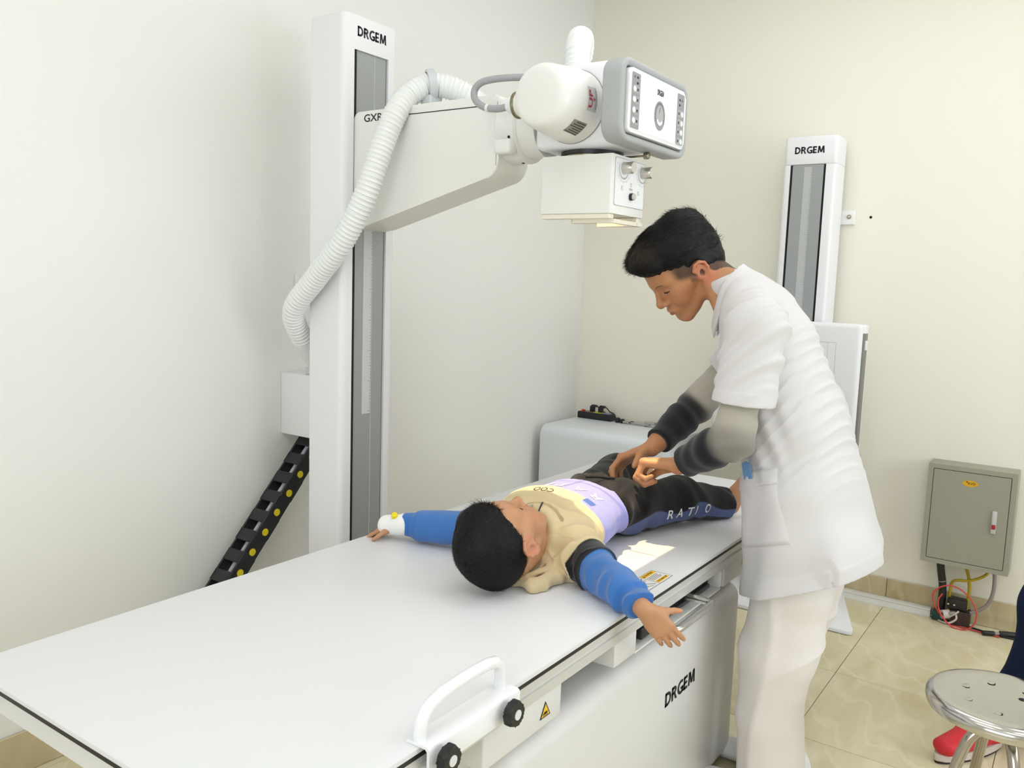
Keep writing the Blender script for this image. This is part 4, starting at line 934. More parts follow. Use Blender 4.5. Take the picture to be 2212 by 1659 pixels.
def np_mesh(name, P, Q, material, parent, color=None, smooth=True, extra=None):
    me = bpy.data.meshes.new(name)
    nv = len(P); nq = len(Q)
    me.vertices.add(nv); me.vertices.foreach_set('co', np.ascontiguousarray(P, np.float32).ravel())
    k = Q.shape[1]; me.loops.add(nq*k); me.loops.foreach_set('vertex_index', np.ascontiguousarray(Q, np.int32).ravel())
    me.polygons.add(nq); me.polygons.foreach_set('loop_start', np.arange(0, nq*k, k, dtype=np.int32))
    me.polygons.foreach_set('use_smooth', np.ones(nq, bool))
    me.update(calc_edges=True)
    if color is not None:
        at = me.color_attributes.new('tint', 'FLOAT_COLOR', 'POINT'); c = np.ones((nv, 4), np.float32); c[:, :3] = color
        at.data.foreach_set('color', c.ravel())
    return finish(name, me, material, parent)
def lin(rgb): return np.array(srgb(*rgb)[:3])
def sst(a, b, x): t = np.clip((x-a)/(b-a), 0, 1); return t*t*(3-2*t)
def mixc(c, col, w): return c*(1-w[:, None])+np.asarray(col)[None]*w[:, None]
def relax(P, Q, n=2, lam=0.5):
    E = np.concatenate([Q[:, [0, 1]], Q[:, [1, 2]], Q[:, [2, 3]], Q[:, [3, 0]]]); N_ = len(P)
    cnt = np.bincount(E.ravel(), minlength=N_)[:, None]
    for _ in range(n):
        A = np.zeros_like(P)
        for i in range(3): A[:, i] = np.bincount(E[:, 0], P[E[:, 1], i], N_)+np.bincount(E[:, 1], P[E[:, 0], i], N_)
        P = P*(1-lam)+lam*A/np.maximum(cnt, 1)
    return P
class Noise:
    def __init__(s, seed, freq, n=6, aniso=(1, 1, 1)):
        r = np.random.default_rng(seed); v = r.normal(size=(n, 3)); v /= np.linalg.norm(v, axis=1)[:, None]
        s.k = v*freq*r.uniform(0.6, 1.5, (n, 1))*np.array(aniso); s.p = r.uniform(0, 6.28, n)
    def __call__(s, x, y, z):
        o = 0
        for k, p in zip(s.k, s.p): o = o+np.sin(k[0]*x+k[1]*y+k[2]*z+p)
        return o/len(s.p)
def tint_mat(name, rough=0.55, sss=0.0, bump=0.0, bscale=300, spec=0.4, sheen=0.0, fine=0.0):
    m = bpy.data.materials.new(name); m.use_nodes = True; nt = m.node_tree; b = nt.nodes['Principled BSDF']
    at = nt.nodes.new('ShaderNodeAttribute'); at.attribute_name = 'tint'
    nt.links.new(at.outputs['Color'], b.inputs['Base Color'])
    b.inputs['Roughness'].default_value = rough; b.inputs['Specular IOR Level'].default_value = spec
    if sss: b.inputs['Subsurface Weight'].default_value = sss; b.inputs['Subsurface Radius'].default_value = (0.009, 0.004, 0.0025); b.inputs['Subsurface Scale'].default_value = 1.0
    if sheen: b.inputs['Sheen Weight'].default_value = sheen; b.inputs['Sheen Roughness'].default_value = 0.6
    if bump:
        tc = nt.nodes.new('ShaderNodeTexCoord'); n = nt.nodes.new('ShaderNodeTexNoise'); n.inputs['Scale'].default_value = bscale; n.inputs['Detail'].default_value = 5
        bp = nt.nodes.new('ShaderNodeBump'); bp.inputs['Strength'].default_value = bump; bp.inputs['Distance'].default_value = 0.003
        nt.links.new(tc.outputs['Object'], n.inputs['Vector']); nt.links.new(n.outputs['Fac'], bp.inputs['Height']); nt.links.new(bp.outputs['Normal'], b.inputs['Normal'])
    return m

# ---------------------------------------------------------------- heads and hands
def sculpt_head(F, H, child=False):
    add = lambda sh, k=0.012: F.op(sh, k)
    sub = lambda sh, k=0.006: F.op(sh, k, 'sub')
    add(ell(H, (0, -0.008, 0.040), (0.0755, 0.098, 0.086)), 0.01)
    add(ell(H, (0, 0.030, 0.050), (0.066, 0.070, 0.062)), 0.02)
    jw = 0.9 if child else 1.0
    add(ell(H, (0, 0.042, -0.022), (0.057*(1.04 if child else 1), 0.053, 0.070)), 0.025)
    add(ell(H, (0, 0.048, -0.072), (0.043*jw, 0.044, 0.034)), 0.02)
    add(sph(H, (0, 0.078, -0.093), 0.0165), 0.02)
    for s in (-1, 1):
        add(cap(H, (s*0.049*jw, 0.010, -0.050), (s*0.018, 0.074, -0.094), 0.014), 0.02)
        add(cap(H, (s*0.060, 0.010, 0.004), (s*0.045, 0.062, -0.004), 0.016, 0.018), 0.025)
        add(sph(H, (s*0.034, 0.066, -0.030), 0.024 if child else 0.020), 0.025)
        if child: add(sph(H, (s*0.040, 0.056, -0.050), 0.022), 0.02)
        add(cap(H, (s*0.046, 0.074, 0.034), (s*0.010, 0.091, 0.030), 0.010), 0.018)
        sub(sph(H, (s*0.0325, 0.1045, 0.012), 0.0165), 0.014)
        add(ell(H, (s*0.0325, 0.0770, 0.011), (0.0155, 0.0145, 0.0125)), 0.005)
        # lids: a fold over the eyeball
        sub(cap(H, (s*0.020, 0.0935, 0.0085), (s*0.044, 0.0865, 0.0085), 0.0016), 0.003)
    add(cap(H, (0, 0.0915, 0.026), (0, 0.112, -0.020), 0.0065, 0.0095), 0.012)
    add(sph(H, (0, 0.1125, -0.0235), 0.0105), 0.010)
    for s in (-1, 1):
        add(ell(H, (s*0.0125, 0.100, -0.027), (0.0085, 0.011, 0.0085)), 0.006)
        sub(sph(H, (s*0.0065, 0.1065, -0.0355), 0.0035), 0.004)
    # mouth
    add(ell(H, (0, 0.082, -0.058), (0.030, 0.022, 0.022)), 0.015)
    for s in (-1, 1):
        add(cap(H, (s*0.022, 0.0885, -0.0585), (s*0.004, 0.1015, -0.0525), 0.0045, 0.0062), 0.006)
        add(cap(H, (s*0.020, 0.0885, -0.0610), (0, 0.0995, -0.0665), 0.0045, 0.0068), 0.006)
        sub(cap(H, (s*0.025, 0.0905, -0.0592), (0, 0.1065, -0.0590), 0.0012), 0.003)
    sub(cap(H, (-0.012, 0.101, -0.0775), (0.012, 0.101, -0.0775), 0.005), 0.012)
    # ears
    for s in (-1, 1):
        add(ell(H, (s*0.0775, -0.008, 0.000), (0.0075, 0.0175, 0.030), ), 0.008)
        rim = [(0.0745, 0.010, 0.004), (0.079, 0.012, 0.018), (0.083, 0.002, 0.0305), (0.086, -0.013, 0.031), (0.087, -0.0235, 0.020), (0.0855, -0.025, 0.004), (0.0825, -0.018, -0.014), (0.078, -0.008, -0.027), (0.0745, 0.002, -0.0285)]
        for a, b in zip(rim, rim[1:]): add(cap(H, (s*a[0], a[1], a[2]), (s*b[0], b[1], b[2]), 0.0042), 0.003)
        add(cap(H, (s*0.0765, 0.009, -0.002), (s*0.0775, 0.008, -0.010), 0.0042), 0.004)
        sub(ell(H, (s*0.0865, -0.006, -0.002), (0.009, 0.0085, 0.014)), 0.004)
        sub(cap(H, (s*0.0875, -0.017, 0.016), (s*0.0865, -0.004, 0.022), 0.0035), 0.004)
def head_tint(P, H, base, lip, ear, c=None):
    L = H.lp(P); x, y, z = np.abs(L[:, 0]), L[:, 1], L[:, 2]
    c = np.tile(lin(base), (len(P), 1)) if c is None else c
    inh = (np.linalg.norm(L, axis=1) < 0.16)
    w = sst(0.9, 0.3, np.sqrt((x/0.024)**2+((y-0.098)/0.016)**2+((z+0.060)/0.0125)**2)); c = mixc(c, lin(lip), w*0.85*inh)
    w = sst(0.071, 0.080, x)*sst(0.042, 0.03, np.abs(z))*sst(0.036, 0.026, np.abs(y+0.006)); c = mixc(c, lin(ear), w*0.45*inh)
    w = sst(0.05, 0.012, np.sqrt((x-0.045)**2+(y-0.06)**2+(z+0.02)**2)); c = mixc(c, lin(ear), w*0.25*inh)
    w = sst(1.0, 0.2, np.sqrt(((x-0.0065)/0.004)**2+((y-0.105)/0.008)**2+((z+0.0345)/0.003)**2)); c = mixc(c, lin((50, 25, 18)), w*0.8*inh)
    w = sst(1.0, 0.3, np.sqrt(((x-0.033)/0.016)**2+((y-0.092)/0.02)**2+((z-0.012)/0.009)**2)); c = mixc(c, lin(base)*0.72, w*0.5*inh)
    return c
def sculpt_hand(F, Wp, d, n, thumb, S, curls, tdir=(0.75, 0.35, 0.55), tcurl=0.3, spread=0.06, k=0.006):
    """Wp wrist, d along the hand, n out of the palm, thumb = side of the thumb"""
    d = np.array(d, float); d /= np.linalg.norm(d); n = np.array(n, float); n -= d*(n @ d); n /= np.linalg.norm(n)
    s = np.cross(n, d); s = s if s @ np.array(thumb, float) > 0 else -s
    fr = Fr(Wp, np.array([s, d, n]), S)
    F.op(ell(fr, (0.0, 0.045, 0.0), (0.036, 0.050, 0.0125)), 0.012)
    off = (0.029, 0.0095, -0.0105, -0.028); dist = (0.088, 0.092, 0.087, 0.078); rad = (0.0093, 0.0095, 0.0089, 0.0078)
    seg = ((0.043, 0.026, 0.021), (0.047, 0.029, 0.022), (0.043, 0.027, 0.021), (0.034, 0.020, 0.019))
    tips = []
    for i in range(4):
        base = np.array((off[i]*0.55, 0.012, 0.0)); m = np.array((off[i], dist[i], -0.002))
        F.op(cap(fr, base, m, 0.0125, rad[i]*1.12), 0.012)
        a = 0.0; p = m; sp = spread*(1.5-i)
        F.op(sph(fr, m+np.array((0, 0, -0.0015)), rad[i]*1.12), k)
        for j in range(3):
            a += curls[i][j]; q = p+seg[i][j]*np.array((math.sin(sp)*math.cos(a), math.cos(sp)*math.cos(a), math.sin(a)))
            r0 = rad[i]*(1.0, 0.93, 0.86)[j]; r1 = rad[i]*(0.93, 0.86, 0.72)[j]
            F.op(cap(fr, p, q, r0, r1), 0.0025 if j else 0.005); p = q
        tips.append((fr.w(p), fr.w(p+np.array((0, 0, 0)))))
    t = np.array(tdir, float); t /= np.linalg.norm(t)
    b0 = np.array((0.016, 0.020, 0.006)); b1 = b0+0.044*np.array((t[0], t[1], t[2]*0.6))
    F.op(cap(fr, b0, b1, 0.0155, 0.0115), 0.010)
    t2 = np.array((t[0]*math.cos(tcurl), t[1]+0.4*tcurl, t[2]+math.sin(tcurl)*0.5)); t2 /= np.linalg.norm(t2)
    b2 = b1+0.032*t2; F.op(cap(fr, b1, b2, 0.0108, 0.0098), 0.005)
    t3 = np.array((t2[0]*math.cos(tcurl), t2[1]+0.5*tcurl, t2[2]+0.2*tcurl)); t3 /= np.linalg.norm(t3)
    b3 = b2+0.025*t3; F.op(cap(fr, b2, b3, 0.0098, 0.0078), 0.003)
    return fr
def chain(F, fr, pts, rads, k=0.02, ks=None):
    for i in range(len(pts)-1): F.op(cap(fr, pts[i], pts[i+1], rads[i], rads[i+1]), k)
def strands(P, Nrm, comb, length, width, lift, seed, curve=0.5, jitter=0.35):
    """thin tapered hair blades on surface points P with normals Nrm along comb(P)"""
    r = np.random.default_rng(seed); n = len(P); D = comb(P); D = D+r.normal(size=(n, 3))*jitter*0.5
    D = D-Nrm*(D*Nrm).sum(1, keepdims=True); D /= np.linalg.norm(D, axis=1, keepdims=True)+1e-9
    L = length*r.uniform(0.6, 1.25, (n, 1)); S = np.cross(D, Nrm); lf = lift*r.uniform(0.3, 1.5, (n, 1))
    V = []; seg = 4
    for j in range(seg+1):
        t = j/seg; c = P-Nrm*0.002+D*(L*t)+Nrm*(lf*L*(t-curve*t*t)); w_ = width*(1-0.92*t)
        V.append(c-S*w_); V.append(c+S*w_)
    V = np.stack(V, 1); base = (np.arange(n)*(2*(seg+1)))[:, None]
    Q = np.concatenate([base+np.array([[2*j, 2*j+1, 2*j+3, 2*j+2]]) for j in range(seg)], 0)
    return V.reshape(-1, 3), Q
def surf_samples(P, Q, n, mask, seed):
    r = np.random.default_rng(seed); ctr = P[Q].mean(1); ok = np.nonzero(mask(ctr))[0]; pick = r.choice(ok, n)
    a, b, c, d = (P[Q[pick, i]] for i in range(4)); u, v = r.random((n, 1)), r.random((n, 1))
    p = a*(1-u)*(1-v)+b*u*(1-v)+c*u*v+d*(1-u)*v; nr = np.cross(c-a, d-b); nr /= np.linalg.norm(nr, axis=1, keepdims=True)+1e-12
    return p, nr
def merge(*PQ):
    Ps, Qs, o = [], [], 0
    for P, Q in PQ: Ps.append(P); Qs.append(Q+o); o += len(P)
    return np.concatenate(Ps), np.concatenate(Qs)
def bvh_of(P, Q): return BVHTree.FromPolygons([Vector(p) for p in P], [tuple(q) for q in Q])
def drape_text(name, body, M, width, height, m, parent, bvh, ray, off=0.0012, bold=0.0, sub=True):
    """lettering laid out in the plane of M and pressed along ray on to the surface"""
    c = bpy.data.curves.new(name, 'FONT'); c.body = body; c.size = 1.0; c.offset = bold; c.resolution_u = 3
    t = bpy.data.objects.new('tmp_text', c); COL.objects.link(t); bpy.context.view_layer.update()
    me = bpy.data.meshes.new_from_object(t.evaluated_get(bpy.context.evaluated_depsgraph_get())); bpy.data.objects.remove(t, do_unlink=True)
    bm = bmesh.new(); bm.from_mesh(me); bmesh.ops.triangulate(bm, faces=bm.faces[:])
    if sub:
        for _ in range(2):
            es = [e for e in bm.edges if e.calc_length() > 0.09]
            if es: bmesh.ops.subdivide_edges(bm, edges=es, cuts=1)
            bmesh.ops.triangulate(bm, faces=bm.faces[:])
    co = np.array([v.co for v in bm.verts]); lo = co.min(0); hi = co.max(0); ray = Vector(ray).normalized()
    for v in bm.verts:
        p = M @ Vector(((v.co.x-lo[0])/(hi[0]-lo[0])*width, (v.co.y-lo[1])/(hi[1]-lo[1])*height, 0))
        hit = bvh.ray_cast(p-ray*0.3, ray)
        v.co = (hit[0]-ray*off) if hit[0] is not None else p
    return obj(name, bm, m, parent, None)
def drape_patch(name, M, poly, m, parent, bvh, ray, off=0.002, nx=14, ny=14, thick=0.0):
    """rectangle (w, h) gridded and pressed on to the surface"""
    w_, h_ = poly; ray = Vector(ray).normalized(); V = []; F_ = []
    for j in range(ny+1):
        for i in range(nx+1):
            p = M @ Vector((w_*i/nx, h_*j/ny, 0)); hit = bvh.ray_cast(p-ray*0.3, ray); V.append((hit[0] if hit[0] is not None else p)-ray*off)
    for j in range(ny):
        for i in range(nx): a = j*(nx+1)+i; F_.append((a, a+1, a+nx+2, a+nx+1))
    # skirt so that the patch has thickness
    n0 = len(V); ring = [i for i in range(nx+1)]+[(j)*(nx+1)+nx for j in range(1, ny+1)]+[ny*(nx+1)+i for i in range(nx-1, -1, -1)]+[j*(nx+1) for j in range(ny-1, 0, -1)]
    V += [V[i]+ray*(off+0.002) for i in ring]
    for a in range(len(ring)):
        b = (a+1) % len(ring); F_.append((ring[b], ring[a], n0+a, n0+b))
    return raw(name, V, F_, m, parent, 'all')
# ================================================================ the standing radiographer
def frame_rows(yaw, pit, rol=0.0):
    h = np.array([-math.sin(yaw), math.cos(yaw), 0]); z = np.array([0, 0, 1.0])
    f = h*math.cos(pit)-z*math.sin(pit); u = h*math.sin(pit)+z*math.cos(pit); r = np.cross(f, u)
    return np.array([r*math.cos(rol)+u*math.sin(rol), f, u*math.cos(rol)-r*math.sin(rol)])
SKIN_A = (186, 132, 92)
M_skin = tint_mat('skin', rough=0.5, sss=0.12, bump=0.03, bscale=420)
M_hair = mat('black_hair', (9, 8, 9), rough=0.55, spec=0.3)
tech = thing('person', 'man in white short-sleeved tunic and trousers leaning over the table', 'person', (1.65, -0.18, 0))
HT = Fr((1.618, 0.187, 1.451), frame_rows(0.80, 0.78, 0.16), 1.04)
Fb = Field((1.36, -0.40, 0.0), (1.98, 0.44, 1.64), 0.003)
sculpt_head(Fb, HT)
# neck, torso, legs under the clothes
chain(Fb, W0, [HT.w((0, -0.035, -0.02)), (1.650, 0.045, 1.385), (1.660, 0.005, 1.33)], [0.054, 0.056, 0.07], 0.02)
Fb.op(cap(W0, HT.w((-0.058, -0.022, -0.02)), (1.60, 0.075, 1.34), 0.012, 0.013), 0.03)
for (a, b, r0, r1) in (((1.66, -0.02, 1.33), (1.655, -0.065, 1.20), (0.150, 0.085), (0.150, 0.095)), ((1.655, -0.065, 1.20), (1.65, -0.14, 1.03), (0.150, 0.095), (0.135, 0.09)), ((1.65, -0.14, 1.03), (1.65, -0.18, 0.88), (0.135, 0.09), (0.155, 0.105))):
    Fb.op(ecap(W0, a, b, r0, r1, (1, 0, 0)), 0.03)
SH_N, EL_N, WR_N = np.array((1.478, -0.074, 1.305)), np.array((1.412, -0.054, 1.030)), np.array((1.487, 0.112, 0.928))
SH_F, EL_F, WR_F = np.array((1.830, 0.010, 1.305)), np.array((1.838, 0.218, 1.045)), np.array((1.655, 0.272, 0.932))
for S_, E_, W_ in ((SH_N, EL_N, WR_N), (SH_F, EL_F, WR_F)):
    chain(Fb, W0, [(1.655+(S_[0]-1.655)*0.5, S_[1]+0.02, 1.33), S_, S_*0.5+E_*0.5, E_], [0.055, 0.052, 0.044, 0.036], 0.02)
    chain(Fb, W0, [E_, E_*0.65+W_*0.35, W_*0.9+E_*0.1, W_+0.012*(W_-E_)/np.linalg.norm(W_-E_)], [0.036, 0.040, 0.027, 0.0255], 0.015)
dN = np.array((-0.06, 0.93, -0.10)); nN = np.array((-0.15, -0.14, -1.0))
fist = ((1.0, 1.45, 0.9), (1.05, 1.5, 0.9), (1.1, 1.5, 0.9), (1.15, 1.5, 0.9))
HN = sculpt_hand(Fb, WR_N+np.array((0.004, 0.012, -0.003)), dN, nN, (1, 0.2, -0.2), 1.08, fist, tdir=(0.42, 0.86, 0.42), tcurl=0.25, spread=0.015)
dF = np.array((-0.45, 0.75, -0.45)); nF = np.array((-0.3, -0.45, -0.8))
HFh = sculpt_hand(Fb, WR_F+np.array((-0.008, 0.008, -0.008)), dF, nF, (-1, -0.3, 0), 1.0, ((0.5, 0.7, 0.5),)*4, spread=0.03)
for sx_, fy in ((1.560, 0), (1.742, 0.025)):
    chain(Fb, W0, [(sx_, -0.185, 0.86), (sx_-0.005, -0.158+fy, 0.46), (sx_-0.005, -0.185+fy, 0.09)], [0.075, 0.048, 0.036], 0.03)
    Fb.op(ecap(W0, (sx_, -0.19+fy, 0.045), (sx_, -0.06+fy, 0.035), (0.030, 0.028), (0.028, 0.018), (1, 0, 0)), 0.02)
P, Q = Fb.mesh()
c = head_tint(P, HT, SKIN_A, (128, 72, 66), (198, 112, 86))
# shaved fade at the sides and back of the head
L = HT.lp(P); r_ = np.linalg.norm(L/np.array((1, 1.2, 1)), axis=1)
line = np.where(L[:, 1] > 0, 0.014+0.50*L[:, 1], 0.014+1.15*L[:, 1])
side = sst(0.0, 0.022, L[:, 2]-(line-0.030))*sst(0.066, 0.045, L[:, 1])*(r_ < 0.14)*(np.abs(L[:, 0]) < 0.0815)
burn = sst(0.012, 0.004, np.abs(L[:, 1]-0.022))*sst(-0.018, 0.0, L[:, 2])*sst(0.06, 0.066, np.abs(L[:, 0]))*(r_ < 0.14)*(np.abs(L[:, 0]) < 0.079)
c = mixc(c, lin((36, 31, 30)), np.clip(np.maximum(side*0.85, burn*0.6), 0, 1))
np_mesh('body', P, Q, M_skin, tech, c)
# hair: swept top over the shaved sides
Fh = Field(HT.w((0, 0.01, 0.07))-0.19, HT.w((0, 0.01, 0.07))+0.19, 0.0026)
Fh.op(ell(HT, (0, -0.020, 0.034), (0.0785, 0.1055, 0.096)), 0.01); Fh.op(ell(HT, (0, -0.078, -0.012), (0.056, 0.030, 0.050)), 0.02); Fh.op(ell(HT, (0, -0.012, 0.078), (0.0835, 0.108, 0.072)), 0.015); Fh.op(ell(HT, (0, 0.020, 0.110), (0.070, 0.088, 0.042)), 0.02); Fh.op(ell(HT, (-0.005, 0.078, 0.098), (0.062, 0.040, 0.034)), 0.02); Fh.op(ell(HT, (0.0, -0.055, 0.105), (0.062, 0.055, 0.042)), 0.02)
nz1 = Noise(3, 70, 8); nz2 = Noise(4, 260, 10); nz3 = Noise(5, 25, 5)
def hair_disp(x, y, z):
    a, b, d = HT.l(x, y, z)
    u_ = a*0.9+0.25*d; s1 = np.sin(u_*900+9*nz3(x, y, z)+3*nz1(x, y, z)); return 0.0010*s1+0.0042*nz1(x, y, z)+0.0016*nz2(x, y, z)
Fh.disp(HT.w((0, 0, 0.07))-0.19, HT.w((0, 0, 0.07))+0.19, hair_disp)
for s in (-1, 1): Fh.op(ell(HT, (s*0.084, -0.004, 0.000), (0.016, 0.030, 0.040)), 0.006, 'sub'); Fh.op(ell(HT, (s*0.078, 0.045, 0.028), (0.020, 0.026, 0.022)), 0.008, 'sub')
nrm_cut = -(np.array((0, -0.52, 1.0)) @ HT.R)
nzc = Noise(8, 160, 6)
def hair_cut_t(x, y, z):
    a, b, d = HT.l(x, y, z); return (np.where(b > 0, 0.021+0.52*b, 0.021+1.25*b)-d)*0.85*HT.k+0.003*nzc(x, y, z)
pc = HT.w((0, 0, 0.021)); ncn = nrm_cut/np.linalg.norm(nrm_cut)
Fh.op((Fh.lo, Fh.lo+Fh.h*Fh.n, hair_cut_t), 0.004, 'int')
Ph, Qh = Fh.mesh()
def comb_t(P):
    L = HT.lp(P); d = np.stack([-0.25-0.0*L[:, 0], 0.9*np.sign(L[:, 1]+0.02)*0+0.75, 0.35+0*L[:, 2]], 1); return d @ HT.R
sp, sn = surf_samples(Ph, Qh, 9000, lambda C_: (HT.lp(C_)[:, 2] > 0.045+0.40*HT.lp(C_)[:, 1]) & ((HT.lp(C_)[:, 1] > 0.0) | (rng.random(len(C_)) < 0.25)), 5)
SV, SQ = strands(sp, sn, comb_t, 0.032, 0.0006, 0.12, 6, jitter=0.35)
PQ = merge((Ph, Qh), (SV, SQ)); np_mesh('hair', PQ[0], PQ[1], M_hair, tech)
M_brow = mat('brow_hair', (98, 66, 46), rough=0.8); M_lash = mat('dark_lash', (26, 18, 16), rough=0.7)
def face_line(name, pts, rad, m, H, F, parent, s, off=0.0005):
    q = [F.snap(H.w((s*a, b, d)), H.R[1], 0.03) + H.R[1]*off for a, b, d in pts]
    path = spline([tuple(p) for p in q], 5); n = len(path)
    V, Fc = tube_data(path, lambda i, s_: rad*(0.35+0.65*math.sin(PI*(0.08+0.84*i/(n-1)))), 6)
    return raw(name, V, Fc, m, parent, 'all')
for s in (-1, 1):
    face_line('eyelash', [(0.018, 0.09, 0.0040), (0.027, 0.092, 0.0052), (0.037, 0.092, 0.0070), (0.048, 0.085, 0.0105)], 0.0018, M_lash, HT, Fb, tech, s)
    face_line('eyebrow', [(0.013, 0.1, 0.0285), (0.026, 0.1, 0.034), (0.040, 0.09, 0.035), (0.052, 0.08, 0.030)], 0.0019, M_brow, HT, Fb, tech, s, -0.0008)
del Fb

# ---- tunic
M_cloth = mat('white_cotton', (214, 211, 211), rough=0.85, bump=0.12, bscale=700, spec=0.2, sheen=0.15)
Ft = Field((1.34, -0.46, 0.52), (1.96, 0.22, 1.50), 0.0031)
na, nb, nc, nd = Noise(11, 16, 6), Noise(12, 34, 6), Noise(13, 70, 6), Noise(14, 9, 4)
def cut_end(p, axis, rad, ln=0.2):
    axis = np.array(axis, float); axis /= np.linalg.norm(axis); p = np.array(p, float)
    lo, hi, f = cap(W0, p, p+axis*ln, rad)
    g = lambda x, y, z: np.maximum(f(x, y, z), -((x-p[0])*axis[0]+(y-p[1])*axis[1]+(z-p[2])*axis[2]))
    Ft.op((lo, hi, g), 0.0, 'sub')
# sleeves first: shaped, creased, cut square and hollowed at the end
SL_N = SH_N*0.325+EL_N*0.675; SL_F = SH_F*0.42+EL_F*0.58
Ft.op(cap(W0, (1.56, -0.03, 1.35), SH_N+np.array((0.005, 0, 0.005)), 0.062, 0.072), 0.03); Ft.op(ecap(W0, SH_N, SH_N*0.10+EL_N*0.90+np.array((0, -0.008, 0)), (0.066, 0.080), (0.063, 0.077), (1, 0, 0)), 0.025)
Ft.op(cap(W0, (1.75, 0.0, 1.345), SH_F, 0.06, 0.066), 0.03); Ft.op(cap(W0, SH_F, SH_F*0.20+EL_F*0.80, 0.066, 0.064), 0.025)
def slv(x, y, z):
    ph = 150*(0.50*y+0.55*z+0.2*x)+3.5*na(x, y, z); k_ = sst(1.12, 1.19, z); return 0.0030*np.sin(ph)*k_+0.0028*na(x, y, z)*k_+0.0018*nb(x, y, z)*k_+0.0016*np.sin(1.9*ph+2*nb(x, y, z))*k_+0.0016*sst(0.004, 0.0, z-SL_N[2]-0.030)
Ft.disp((1.3, -0.5, 0.9), (1.56, 0.3, 1.5), slv, 0.045); Ft.disp((1.76, -0.5, 0.9), (2, 0.3, 1.5), slv, 0.045)
cut_end(SL_N+np.array((0, -0.006, 0)), (0, 0.06, -1), 0.105, 0.12); cut_end(SL_F, EL_F-SH_F, 0.095, 0.12)
aN = (EL_N-SH_N)/np.linalg.norm(EL_N-SH_N); aF = (EL_F-SH_F)/np.linalg.norm(EL_F-SH_F)
Ft.op(ecap(W0, SL_N-aN*0.07, SL_N+aN*0.1, (0.054, 0.067), (0.054, 0.067), (1, 0, 0)), 0.002, 'sub'); Ft.op(cap(W0, SL_F-aF*0.07, SL_F+aF*0.1, 0.058), 0.002, 'sub')
SLV = Ft.a.copy(); Ft.a[:] = 0.07
secs = [((1.655, 0.012, 1.395), (0.105, 0.052)), ((1.657, -0.012, 1.345), (0.160, 0.086)), ((1.657, -0.050, 1.25), (0.158, 0.118)), ((1.656, -0.085, 1.15), (0.152, 0.130)), ((1.654, -0.130, 1.02), (0.156, 0.135)), ((1.650, -0.168, 0.88), (0.176, 0.142)), ((1.646, -0.196, 0.74), (0.192, 0.156)), ((1.645, -0.215, 0.60), (0.204, 0.172)), ((1.645, -0.225, 0.50), (0.208, 0.178))]
for (a, ra), (b, rb) in zip(secs, secs[1:]): Ft.op(ecap(W0, a, b, ra, rb, (1, 0, 0)), 0.03)
Ft.op(ecap(W0, (1.70, -0.19, 1.10), (1.69, -0.300, 0.72), (0.12, 0.05), (0.165, 0.055), (1, 0, 0)), 0.05)
Ft.op(ecap(W0, (1.69, -0.300, 0.72), (1.69, -0.315, 0.56), (0.165, 0.055), (0.17, 0.05), (1, 0, 0)), 0.04)
Ft.op(cap(W0, (1.652, 0.03, 1.395), (1.640, 0.066, 1.42), 0.062, 0.064), 0.02)   # collar stand
def folds(x, y, z):
    # close diagonal creases climbing from the side seam to the back
    u_ = 0.82*y+0.57*z; ph = 215*u_+6.0*na(x*0.8, y, z)+6.0*nd(x, y, z)+22*(x-1.6)
    cr = (1-2*np.abs(np.sin(ph*0.5))**0.75)+0.25*np.sin(1.7*ph+3*nb(x, y, z)); msk = 0.5+0.5*nd(y*2.2, z*1.5, x)
    amp = 0.0032*sst(0.84, 1.0, z)*sst(1.42, 1.34, z)*sst(-0.03, -0.12, y+0.42*(z-1.12))*(0.35+0.65*msk)
    # long vertical drape below the waist and gathers under the arm
    ph2 = 44*(y+0.10*(z-0.7))+3.2*nd(x*0.6, y, z*0.5)+18*x
    amp2 = 0.0048*sst(1.0, 0.80, z)
    ph4 = 120*(0.86*y-0.40*z)+3.0*na(x, y, z); amp4 = 0.0050*sst(1.16, 1.06, z)*sst(0.86, 0.96, z)*sst(1.60, 1.52, x)*sst(-0.20, -0.10, y)
    hb = (z-0.578)+0.40*(y+0.05)+0.03*(x-1.6); return 0.0014*sst(0.046, 0.043, hb)+amp*cr+amp2*np.sin(ph2)+amp4*np.sin(ph4)+0.0034*na(x, y, z)+0.0016*nb(x, y, z)
Ft.disp((1.3, -0.5, 0.4), (2, 0.3, 1.5), folds, 0.045)
T0 = Ft.a.copy()
hem_n = np.array((-0.03, -0.40, -1.0)); hem_p = np.array((1.60, -0.05, 0.578))
Ft.op(halfspace(hem_p, hem_n, Ft.lo, Ft.lo+Ft.h*Ft.n), 0, 'int')
zk = Ft.ax[2][None, None, :]
Ft.a = np.maximum(Ft.a, np.where(zk < 0.86, -(T0+0.0055), -1.0).astype(np.float32))
Ft.a = smin(Ft.a, SLV, 0.010)
cut_end((1.636, 0.085, 1.432), (-0.12, 0.42, 0.9), 0.066, 0.05)
Ft.op(cap(W0, (1.625, 0.135, 1.36), (1.60, 0.115, 1.285), 0.030, 0.008), 0.004, 'sub')
del T0, SLV
Pt, Qt = Ft.mesh(); Pt = relax(Pt, Qt, 2)
tunic = np_mesh('tunic', Pt, Qt, M_cloth, tech)
bvh_t = bvh_of(Pt, Qt)
